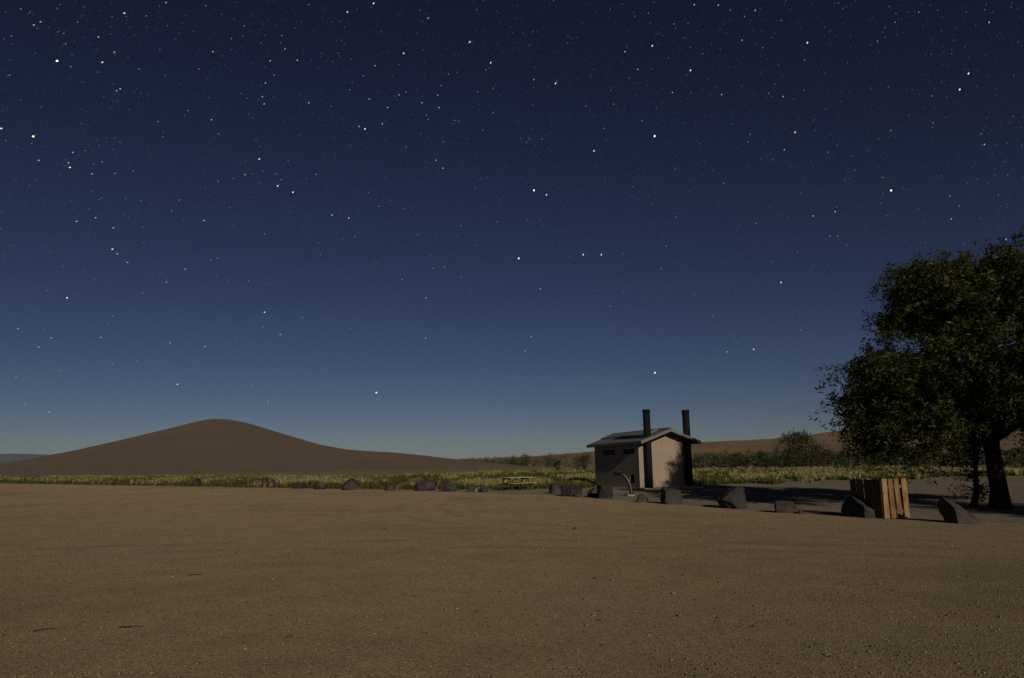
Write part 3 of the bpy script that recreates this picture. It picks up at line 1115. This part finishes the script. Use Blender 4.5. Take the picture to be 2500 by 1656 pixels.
def build_sapling(px, py, h, lean, label, seed):
    """thin crooked stem with a few leafy shoots"""
    r = random.Random(seed)
    g = np.random.default_rng(seed)
    p = hit(px, py)
    root = empty('sapling', (p.x, p.y, terr(p.y)))
    tag(root, label, 'tree')
    pts = [Vector((-0.18, 0, -0.1)), Vector((-0.1, 0, 0.15)), Vector((0.02, 0.02, 0.45)), Vector((0.05, 0.02, 0.9)), Vector((lean, 0.1, h))]
    v, f = tube_q(pts, 0.13, 0.06, 9)
    from_arrays('trunk', v, f, M['bark'], root, True)
    wood, lv = [], []
    for k in range(26):
        t = r.uniform(0.05, 1.0)
        s = pts[1].lerp(pts[4], t)
        e = s + Vector((r.gauss(0, 0.55), r.gauss(0, 0.4), r.uniform(0.0, 0.5) * (1 if t > 0.3 else 0.4)))
        q = branch_path(s, e, 0.1, r, 4)
        wood.append(tube_q(q, 0.015, 0.004, 4))
        m = 70
        tt = g.random(m)
        lv.append(np.outer(1 - tt, np.array(s)) + np.outer(tt, np.array(e)) + g.normal(size=(m, 3)) * 0.09)
    v, f = merge(wood)
    from_arrays('branches', v, f, M['bark'], root)
    v, f = leaf_quads(np.concatenate(lv), 0.1, 0.4, 0, 0.3, seed)
    from_arrays('crown', v, f, M['leaf'], root)


build_sapling(2388, 1238, 2.6, 0.25, 'thin crooked stem with a few leafy shoots left of the large tree trunk', 5)


# ------------------------------------------------------------------ shrubs and thicket
def lump_leaves(g, cx, cy, z0, w, d, h, n, hollow=0.35):
    """leaf positions through an uneven mound"""
    k = max(4, int(n / 60))
    sub = []
    for _ in range(k):
        a, rr = g.uniform(0, 2 * math.pi), math.sqrt(g.random())
        zz = g.random() ** 0.8
        lim = math.sqrt(max(0.05, 1 - zz ** 2.2))
        sub.append((cx + math.cos(a) * rr * w * 0.5 * lim, cy + math.sin(a) * rr * d * 0.5 * lim, z0 + zz * h * 0.93))
    sub = np.array(sub)
    i = g.integers(0, k, n)
    pts = sub[i] + g.normal(size=(n, 3)) * np.array([w, d, h]) * 0.09
    pts[:, 2] = np.maximum(pts[:, 2], z0 + 0.02)
    return pts


def shrub(x0, x1, ytop, y_depth, label, seed, mat, n=1500, leaf=0.2, group=None, stem_px=None, pale=False, airy=False):
    g = np.random.default_rng(seed)
    r = random.Random(seed)
    c = at((x0 + x1) / 2, 1140, y_depth)
    z0 = terr(y_depth)
    w = (x1 - x0) * y_depth / F
    h = at((x0 + x1) / 2, ytop, y_depth).z - z0
    root = empty('shrub', (c.x, y_depth, z0))
    tag(root, label, 'shrub', group)
    lo = 0.0
    if airy:
        lo = h * 0.35
    pts = lump_leaves(g, 0, 0, lo, w, w * 0.8, h - lo, n)
    if airy:
        pts = np.concatenate([pts, lump_leaves(g, 0, 0, 0, w * 1.25, w, h * 0.55, n)])
    v, f = leaf_quads(pts, leaf, 0.5, 0.1, 0.1, seed)
    from_arrays('foliage', v, f, M[mat], root)
    wood = []
    for _ in range(7):
        e = Vector((r.gauss(0, w * 0.2), r.gauss(0, w * 0.15), h * r.uniform(0.5, 0.92)))
        wood.append(tube_q(branch_path((r.gauss(0, 0.1), r.gauss(0, 0.1), -0.1), e, 0.05, r, 5), 0.06 if not pale else 0.05, 0.015, 5))
    v, f = merge(wood)
    from_arrays('stem', v, f, M['pale_bark' if pale else 'bark'], root)
    return root


SHRUBS = [
    (1900, 2005, 1056, 105, 'tallest airy shrub breaking the hill skyline right of the toilet', 31, 'shrub_dark', 3000, 0.24, True),
    (2052, 2098, 1073, 108, 'small round-topped tree-like shrub with a pale stem, left of the large tree', 32, 'shrub', 900, 0.18, False),
    (1838, 1905, 1098, 104, 'dark dense shrub just left of the tallest airy shrub', 33, 'shrub_dark', 1100, 0.2, False),
    (1985, 2050, 1096, 106, 'dark shrub filling the gap between the tallest shrub and the pale-stemmed one', 34, 'shrub_dark', 1100, 0.2, False),
    (1768, 1838, 1106, 112, 'mid-green shrub halfway between the toilet and the tallest shrub', 35, 'shrub', 900, 0.2, False),
    (1697, 1765, 1107, 116, 'grey-green shrub right behind the toilet vent pipes', 36, 'shrub_grey', 900, 0.2, False),
    (2095, 2190, 1085, 104, 'dark shrub under the left edge of the large tree crown', 37, 'shrub_dark', 1500, 0.2, False),
    (1272, 1297, 1102, 314, 'narrow upright shrub poking above the thicket left of the toilet', 38, 'shrub', 800, 0.4, False),
    (1398, 1450, 1110, 120, 'olive shrub against the left corner of the toilet', 39, 'shrub', 900, 0.2, False),
    (1348, 1376, 1124, 128, 'small dark round bush in front of the grey thicket left of the toilet', 40, 'shrub_dark', 500, 0.2, False),
    (2180, 2300, 1090, 100, 'broad dark shrub seen below the large tree crown', 41, 'shrub_dark', 1700, 0.2, False),
    (2290, 2400, 1098, 97, 'broad dark shrub left of the large tree trunk in the distance', 42, 'shrub_dark', 1500, 0.2, False),
    (2440, 2560, 1095, 95, 'dark shrub at the right frame edge behind the large tree trunk', 43, 'shrub_dark', 1500, 0.2, False),
]
for (x0, x1, yt, yd, lab, sd, mt, n, lf, airy) in SHRUBS:
    shrub(x0, x1, yt, yd, lab, sd, mt, n, lf, 'shrubs along the far side of the meadow', airy=airy, pale=(sd == 32))


def build_thicket():
    """the far brush that reads as one mass"""
    g = np.random.default_rng(77)
    for mat, spans in (('shrub_grey', [(1125, 1450, 318, 360, 1120, 1107, 80), (1690, 2200, 135, 170, 1108, 1092, 130), (1560, 1760, 140, 170, 1118, 1104, 14)]),
                       ('shrub', [(1140, 1450, 312, 350, 1122, 1112, 40), (1690, 2560, 112, 150, 1118, 1098, 150)])):
        parts = []
        for (xa, xb, da, db, t0, t1, cnt) in spans:
            for _ in range(cnt):
                px, d = g.uniform(xa, xb), g.uniform(da, db)
                c = at(px, 1140, d)
                u = (px - xa) / (xb - xa)
                top = (t0 + (t1 - t0) * u) + g.uniform(-5, 7)
                h = max(0.8, at(px, top, d).z - terr(d))
                w = g.uniform(2.0, 4.5) * (1.7 if d > 250 else 1.0)
                pts = lump_leaves(g, c.x, d, terr(d), w, w, h, 260 if d < 250 else 420)
                parts.append(pts)
        v, f = leaf_quads(np.concatenate(parts), 0.24, 0.5, 0.1, 0.1, 5)
        o = from_arrays('thicket', v, f, M[mat])
        tag(o, 'grey-green brush thicket along the foot of the hills' if mat == 'shrub_grey' else 'olive brush thicket along the foot of the hills', 'thicket', kind='stuff')


build_thicket()


# ------------------------------------------------------------------ meadow grass
def tuft_template(seed, n, h, spread, wbase, head=False):
    r = np.random.default_rng(seed)
    vs, fs = [], []
    for _ in range(n):
        a = r.uniform(0, 2 * math.pi)
        rr = spread * 0.25 * math.sqrt(r.random())
        b = np.array([math.cos(a) * rr, math.sin(a) * rr, 0])
        L = h * r.uniform(0.55, 1.1)
        o = np.array([math.cos(a), math.sin(a), 0]) * spread * r.uniform(0.2, 1.0)
        s = np.array([-math.sin(a + r.normal() * 0.6), math.cos(a + r.normal() * 0.6), 0])
        mid = b + o * 0.35 + np.array([0, 0, L * 0.62])
        tip = b + o + np.array([0, 0, L])
        k = len(vs)
        if head:
            vs += [b - s * wbase * 0.2, b + s * wbase * 0.2, mid + s * wbase * 0.75, mid - s * wbase * 0.75, tip]
        else:
            vs += [b - s * wbase * 0.5, b + s * wbase * 0.5, mid + s * wbase * 0.38, mid - s * wbase * 0.38, tip]
        fs += [(k, k + 1, k + 2), (k, k + 2, k + 3), (k + 3, k + 2, k + 4)]
    return np.array(vs), np.array(fs)


def scatter(name, mat, templates, pts, scales, label, cat):
    r = np.random.default_rng(3)
    V, Fc, o = [], [], 0
    for i, (p, s) in enumerate(zip(pts, scales)):
        tv, tf = templates[i % len(templates)]
        a = r.uniform(0, 2 * math.pi)
        ca, sa = math.cos(a) * s, math.sin(a) * s
        v = np.empty_like(tv)
        v[:, 0] = tv[:, 0] * ca - tv[:, 1] * sa + p[0]
        v[:, 1] = tv[:, 0] * sa + tv[:, 1] * ca + p[1]
        v[:, 2] = tv[:, 2] * s + p[2]
        V.append(v)
        Fc.append(tf + o)
        o += len(tv)
    ob = from_arrays(name, np.concatenate(V), np.concatenate(Fc), mat)
    tag(ob, label, cat, kind='stuff')


def in_building(x, y):
    c, s = math.cos(TH), math.sin(TH)
    dx, dy = x - BX, y - BY
    lx, ly = dx * c + dy * s, -dx * s + dy * c
    return -0.6 < lx < BW + 0.6 and -1.6 < ly < BL + 0.6


GRASS_TOP = [(-200, 1160), (0, 1160), (500, 1160), (900, 1163), (1000, 1159), (1172, 1151), (1300, 1146), (1400, 1143), (1700, 1139), (2000, 1134), (2500, 1148), (2700, 1148)]


def build_grass():
    g = np.random.default_rng(9)
    green, dry = [], []
    gs, ds = [], []
    n = 0
    while n < 24000:
        d = 44 + 125 * g.random() ** 1.35
        px = g.uniform(-60, 2560)
        x = (px - CX) / F * d
        e = interp(x, GRASS_EDGE) + (5.0 * noise.noise(Vector((x * 0.22, 8.8, 0))) + 2.0 * noise.noise(Vector((x * 0.9, 2.2, 0))) - 1.5 if x > 12 else 0.5 * noise.noise(Vector((x * 0.8, 2.2, 0))))
        if d < e + 0.15 or in_building(x, d):
            continue
        # the meadow gives way to bare sand at the foot of the dune
        if 1140 - 0.015 * (px - 1250) + (CAM_H - terr(d)) * F / d < interp(px, GRASS_TOP) + 6 + 2.5 * noise.noise(Vector((x * 0.2, 5.5, 0))):
            continue
        q = noise.noise(Vector((x * 0.16, d * 0.07, 1.3)))
        q2 = noise.noise(Vector((x * 0.42, d * 0.16, 7.7)))
        front = d - e
        # bare sandy patches on the right
        if x > 14 and q2 < (0.0 if x > 20 else -0.12) and front > 0:
            continue
        if q2 + 0.5 * q < -0.24 and front > 1.0:
            continue
        n += 1
        pdry = (0.26 if x < 8 else 0.16) + 0.8 * q + 0.5 * q2
        if front < 3.5:
            pdry *= 0.25
        z = terr(d)
        if g.random() < pdry:
            dry.append((x, d, z))
            ds.append(g.uniform(0.5, 1.3) * (0.85 + 0.5 * q2))
        else:
            green.append((x, d, z))
            gs.append(g.uniform(0.5, 1.3) * (0.8 if front < 3 else 1.0) * (0.95 - 0.5 * q2))
    # a few paler clumps by the enclosure and among the boulders
    for px, py, k in ((1970, 1178, 9), (2010, 1172, 8), (2085, 1171, 9), (1905, 1176, 6), (1163, 1201, 3), (1955, 1168, 8)):
        for _ in range(k):
            p = hit(px + g.normal() * 12, py + g.normal() * 1.5)
            dry.append((p.x, p.y, terr(p.y)))
            ds.append(g.uniform(0.7, 1.2) if py < 1195 else 0.6)
    gt = [tuft_template(s, 13, 0.36, 0.36, 0.05) for s in range(6)]
    dt = [tuft_template(s + 20, 12, 0.46, 0.3, 0.045, True) for s in range(6)]
    scatter('green_grass', M['grass_green'], gt, green, gs, 'low green grass covering the meadow', 'grass')
    scatter('dry_grass', M['grass_dry'], dt, dry, ds, 'pale dry bunch grass scattered through the meadow', 'grass')


build_grass()


# ------------------------------------------------------------------ loose gravel, twigs
def build_pebbles():
    g = np.random.default_rng(15)
    n = 52000
    # even cover of the near lot, thinning with distance
    d = 4.6 + 17.0 * g.random(n) ** 1.5
    x = g.uniform(-0.74, 0.74, n) * d
    keep = np.array([yy < interp(xx, LOT_EDGE) - 0.2 for xx, yy in zip(x, d)])
    x, d = x[keep], d[keep]
    n = len(x)
    s = 0.0055 * np.exp(g.normal(size=n) * 0.42)
    s = np.where(g.random(n) < 0.012, s * 2.2, s).clip(0.003, 0.03)
    octa = np.array([(1, 0, 0), (0, 1, 0), (-1, 0, 0), (0, -1, 0), (0, 0, 1), (0, 0, -0.6)], float)
    fac = np.array([(0, 1, 4), (1, 2, 4), (2, 3, 4), (3, 0, 4), (1, 0, 5), (2, 1, 5), (3, 2, 5), (0, 3, 5)])
    a = g.uniform(0, 2 * math.pi, n)
    base = octa[None] * (1 + 0.35 * g.normal(size=(n, 6, 1)).clip(-1, 1)) * np.array([1.15, 0.95, 0.7])
    ca, sa = np.cos(a)[:, None], np.sin(a)[:, None]
    v = np.empty((n, 6, 3))
    v[:, :, 0] = (base[:, :, 0] * ca - base[:, :, 1] * sa) * s[:, None] + x[:, None]
    v[:, :, 1] = (base[:, :, 0] * sa + base[:, :, 1] * ca) * s[:, None] + d[:, None]
    v[:, :, 2] = base[:, :, 2] * s[:, None] + 0.006 + s[:, None] * 0.25
    f = (fac[None] + 6 * np.arange(n)[:, None, None]).reshape(-1, 3)
    m, nt, b = new_mat('loose_gravel')
    gi = N(nt, 'ShaderNodeNewGeometry')
    nt.links.new(ramp(nt, gi.outputs['Random Per Island'], [(0.0, (0.07, 0.055, 0.038)), (0.3, (0.15, 0.112, 0.068)), (0.75, (0.21, 0.16, 0.1)), (1.0, (0.3, 0.245, 0.17))]),
                 b.inputs['Base Color'])
    o = from_arrays('loose_gravel', v.reshape(-1, 3), f, m)
    tag(o, 'fine loose gravel strewn over the lot', 'gravel', kind='stuff')


build_pebbles()


def twig(px, py, pts, label, rad=0.006):
    p = hit(px, py)
    o = tube('twig', pts, [rad * (1 - 0.6 * i / (len(pts) - 1)) for i in range(len(pts))], M['twig'], None, 6)
    o.location = (p.x, p.y, 0.012)
    tag(o, label, 'twig', 'twigs lying on the gravel')


twig(105, 1543, [(-0.07, -0.05, 0.004), (-0.03, -0.03, 0.012), (0.02, 0.03, 0.014), (0.1, 0.07, 0.006)], 'dark slanting twig at the lower left corner of the gravel', 0.0055)
twig(312, 1536, [(-0.08, -0.02, 0.006), (-0.05, 0.0, 0.012), (-0.01, -0.005, 0.01), (0.05, 0.015, 0.014), (0.13, 0.03, 0.006)], 'curled dark twig right of the slanting one on the gravel', 0.0055)
twig(476, 1406, [(-0.1, 0.0, 0.004), (0.0, 0.01, 0.008), (0.1, 0.0, 0.004)], 'faint brown straight twig farther out on the gravel', 0.006)


def stone(px, py, size, seed, label):
    p = hit(px, py)
    me = boulder_mesh(size, size * 0.8, size * 0.6, seed, (), 7, 2)
    o = link('stone', me, M['rock'])
    o.location = (p.x, p.y, terr(p.y) + 0.004)
    tag(o, label, 'stone', 'loose stones on the gravel lot')


stone(1403, 1293, 0.085, 61, 'dark loose stone on the gravel in front of the toilet')
stone(1453, 1415, 0.045, 62, 'small dark stone in the middle of the gravel')
stone(1463, 1517, 0.04, 63, 'dark stone nearest the camera right of centre')
stone(1221, 1448, 0.035, 64, 'tiny dark stone near the centre of the gravel')
stone(940, 1292, 0.06, 65, 'small dark stone on the gravel below the big wide rounded boulder')
stone(1164, 1495, 0.035, 66, 'tiny dark stone low in the middle of the gravel')

# ------------------------------------------------------------------ stars
STARS = []


def _st(ox, oy, sc, lst):
    for (x, y, m, *c) in lst:
        STARS.append((ox + x / sc, oy + y / sc, m, c[0] if c else 'w'))


_st(0, 0, 2.614, [(364, 389, 4), (794, 84, 3, 'b'), (628, 237, 2, 'o'), (729, 334, 2, 'o'), (653, 398, 3, 'o'), (744, 580, 2, 'b'), (767, 567, 2), (259, 140, 2), (216, 160, 2),
                  (73, 230, 1), (8, 820, 3), (212, 871, 4, 'o'), (466, 973, 2, 'b'), (446, 1069, 3, 'b'), (437, 1040, 2, 'b'), (248, 1024, 2), (652, 1034, 1), (586, 1110, 2),
                  (732, 1107, 1), (851, 1091, 1), (1059, 17, 2), (1313, 36, 1), (934, 102, 1), (1477, 247, 1), (1358, 330, 2), (1350, 765, 2), (1395, 855, 1), (1897, 385, 2),
                  (1819, 313, 2, 'o'), (1724, 389, 2, 'o'), (1694, 530, 2), (1749, 480, 1), (1674, 617, 2, 'o'), (1686, 664, 2), (1971, 657, 2), (1655, 1015, 3, 'o'),
                  (1564, 1115, 2, 'o'), (1772, 1187, 3), (1870, 1227, 3), (1797, 1146, 1), (1390, 1158, 1), (1143, 1277, 1), (1095, 1345, 1), (1302, 1408, 2), (489, 1413, 2),
                  (610, 1390, 2), (723, 1454, 2, 'o'), (2018, 1113, 1), (1200, 706, 1), (1798, 227, 1), (885, 441, 1), (1270, 440, 1), (1008, 776, 1), (419, 280, 1), (407, 214, 1),
                  (495, 142, 1), (133, 58, 1), (455, 426, 1), (62, 479, 1), (1560, 165, 1), (1970, 30, 1)])
_st(800, 0, 2.6133, [(293, 22, 3), (126, 77, 3, 'o'), (640, 117, 2), (485, 341, 3, 'b'), (302, 420, 2, 'o'), (228, 484, 1), (906, 268, 3), (1040, 401, 3, 'o'), (1010, 446, 1),
                     (455, 606, 2), (140, 573, 1), (265, 632, 2, 'o'), (383, 686, 2), (601, 656, 2, 'b'), (702, 607, 2, 'b'), (711, 687, 2), (200, 807, 2), (238, 823, 3), (348, 790, 2),
                     (1315, 508, 2), (1454, 533, 3), (1462, 520, 1), (1897, 330, 2), (2071, 293, 3), (1978, 443, 2), (2315, 449, 3), (2199, 591, 2, 'b'), (1825, 665, 1),
                     (2005, 770, 1), (1764, 820, 1), (2086, 869, 4), (1699, 963, 3), (1316, 1215, 4, 'o'), (1396, 1243, 3), (1289, 887, 1), (1368, 888, 1, 'o'), (690, 1023, 2),
                     (735, 1074, 2), (739, 905, 1), (501, 937, 1), (770, 472, 1), (724, 547, 1), (500, 586, 1), (957, 585, 1), (1056, 564, 1), (1057, 718, 1), (1647, 677, 1),
                     (2209, 153, 1), (2046, 85, 1), (2338, 31, 2), (325, 1317, 1), (134, 1392, 2, 'o'), (27, 1373, 1), (174, 1510, 1), (642, 762, 1), (631, 735, 1), (817, 770, 1),
                     (837, 775, 1), (990, 830, 1)])
_st(1700, 0, 2.614, [(140, 33, 2), (217, 64, 1), (376, 67, 2), (308, 106, 1), (542, 131, 1), (292, 257, 2, 'o'), (424, 305, 1, 'o'), (709, 273, 3), (40, 343, 1), (691, 383, 1),
                     (1869, 143, 2), (1155, 263, 1), (1268, 143, 1), (1420, 78, 1), (162, 604, 2), (463, 595, 1), (554, 617, 2, 'b'), (1737, 470, 3), (1681, 572, 3), (1503, 613, 1),
                     (630, 845, 3, 'o'), (562, 957, 2), (839, 972, 1), (344, 858, 1), (331, 905, 1), (1243, 1216, 4, 'o'), (1818, 855, 1, 'o'), (1839, 923, 2), (1189, 1133, 1),
                     (1241, 832, 1), (1617, 1252, 1), (1679, 1315, 1), (1628, 1397, 2, 'o'), (746, 1378, 2), (886, 1351, 2), (853, 1509, 1), (903, 1507, 1), (1976, 1528, 2),
                     (174, 1170, 1), (1510, 786, 1)])
_st(0, 500, 2.6133, [(717, 284, 3), (748, 314, 2), (813, 369, 2), (1182, 411, 2), (1062, 494, 2, 'o'), (428, 594, 3), (909, 562, 1), (1688, 686, 3), (1788, 828, 2), (1677, 780, 1),
                     (327, 850, 2), (246, 907, 2), (114, 791, 2, 'o'), (644, 847, 2), (1086, 881, 2), (1308, 905, 2), (718, 1014, 1), (718, 709, 1), (103, 1097, 1), (156, 1269, 1),
                     (314, 1323, 2), (1132, 1146, 3), (1709, 1256, 2), (1604, 1147, 1), (1689, 185, 1), (2117, 67, 2), (2225, 85, 2), (1587, 485, 1), (1387, 340, 1), (1346, 352, 1),
                     (1929, 720, 1), (2233, 790, 1), (378, 1057, 1), (874, 998, 1)])
_st(900, 500, 2.1917, [(803, 287, 4, 'o'), (1148, 267, 3), (1245, 267, 3), (919, 451, 2), (406, 333, 1), (344, 341, 1), (496, 388, 1), (180, 399, 1), (307, 498, 2, 'o'), (305, 714, 2),
                       (870, 706, 2), (836, 782, 2), (1292, 542, 1), (2207, 416, 3), (2060, 774, 3), (1918, 787, 2), (1532, 899, 4), (41, 1006, 4), (795, 926, 1), (372, 1088, 1),
                       (1842, 595, 1), (2310, 670, 1), (1565, 343, 1), (1591, 221, 1), (2073, 100, 1), (1646, 67, 1), (262, 160, 1), (493, 112, 1)])


def build_stars():
    """the star field on a far sphere: short glints, each slightly drawn out along its diurnal path"""
    g = np.random.default_rng(42)
    R_ = 20000.0
    lst = list(STARS)
    for _ in range(3000):                                       # faint background stars, fewer in the bright low sky
        px, py = g.uniform(-150, 2650), g.uniform(-150, 1000)
        if g.random() > 1.05 - max(0, py) / 1050:
            continue
        lst.append((px, py, g.choice([0.0, 0.25, 0.5], p=[0.6, 0.28, 0.12]), g.choice(['w', 'b', 'o'], p=[0.7, 0.2, 0.1])))
    for _ in range(4200):                                       # the rest of the sky dome, away from this view
        d = Vector(g.normal(size=3)).normalized()
        if d.z < 0.05:
            continue
        lst.append((d, None, g.choice([0.0, 0.25, 0.5, 1, 2], p=[0.45, 0.25, 0.15, 0.11, 0.04]), 'w'))
    hue = {'w': (0.92, 0.97, 1.0), 'b': (0.75, 0.86, 1.0), 'o': (1.0, 0.78, 0.42)}
    vs, fs, cols = [], [], []
    for (a, b, m, c) in lst:
        if b is None:
            d = a
            x_, y_, z_ = d.dot(_R), d.dot(_U), d.dot(_fw)
            if z_ > 0 and abs(x_ / z_) < 0.74 and abs(y_ / z_) < 0.5:
                continue
            ang = 1.0
        else:
            d = ray(a, b).normalized()
            ang = math.radians(float(np.interp(a, [0, 350, 800, 1300, 1900, 2500], [24, 30, 50, 60, 60, 56])))
        right = d.cross(Vector((0, 0, 1))).normalized()
        up = right.cross(d)
        ln = (right * math.cos(ang) + up * math.sin(ang))
        wd = d.cross(ln)
        L = float(np.interp(m, [0, 1, 2, 3, 4], [2.8, 3.1, 3.5, 4.0, 4.7])) / F * R_ * 0.5
        W = float(np.interp(m, [0, 1, 2, 3, 4], [1.6, 1.8, 2.1, 2.7, 3.6])) / F * R_ * 0.5
        low = 1.0
        el = math.degrees(math.asin(d.z))
        low = min(1.0, 0.45 + el / 30.0)
        E = float(np.interp(m, [0, 0.25, 0.5, 1, 2, 3, 4], [0.045, 0.085, 0.14, 0.25, 0.52, 1.05, 1.8])) * low
        k = len(vs)
        c0 = d * R_
        for t in range(6):
            th = math.pi * t / 3
            vs.append(c0 + ln * (L * math.cos(th)) + wd * (W * math.sin(th)))
        fs.append(tuple(range(k, k + 6)))
        cols += [(*(E * q for q in hue[c]), 1.0)] * 6
    me = bpy.data.meshes.new('stars')
    me.from_pydata([tuple(v) for v in vs], [], fs)
    ca = me.color_attributes.new('glow', 'FLOAT_COLOR', 'POINT')
    ca.data.foreach_set('color', np.array(cols, np.float32).ravel())
    m = bpy.data.materials.new('starlight')
    m.use_nodes = True
    nt = m.node_tree
    nt.nodes.clear()
    out = nt.nodes.new('ShaderNodeOutputMaterial')
    em = nt.nodes.new('ShaderNodeEmission')
    tr = nt.nodes.new('ShaderNodeBsdfTransparent')
    ad = nt.nodes.new('ShaderNodeAddShader')
    at_ = nt.nodes.new('ShaderNodeAttribute')
    at_.attribute_name = 'glow'
    nt.links.new(at_.outputs['Color'], em.inputs['Color'])
    nt.links.new(em.outputs[0], ad.inputs[0])
    nt.links.new(tr.outputs[0], ad.inputs[1])
    nt.links.new(ad.outputs[0], out.inputs['Surface'])
    m.cycles.emission_sampling = 'NONE'
    o = link('stars', me, m)
    tag(o, 'small white and amber stars across the dark blue night sky', 'stars', kind='stuff')


build_stars()


# ------------------------------------------------------------------ thin night haze over the plain
def build_haze():
    bm = add_box(bmesh.new(), (-9500, -900, -3), (9500, 11500, 290))
    m = bpy.data.materials.new('thin_night_haze')
    m.use_nodes = True
    nt = m.node_tree
    nt.nodes.clear()
    out = nt.nodes.new('ShaderNodeOutputMaterial')
    v = nt.nodes.new('ShaderNodeVolumePrincipled')
    v.inputs['Color'].default_value = (0.62, 0.8, 1.0, 1.0)
    v.inputs['Density'].default_value = 3.5e-5
    v.inputs['Anisotropy'].default_value = 0.0
    nt.links.new(v.outputs[0], out.inputs['Volume'])
    tag(bm_obj('haze', bm, m), kind='stuff')


build_haze()
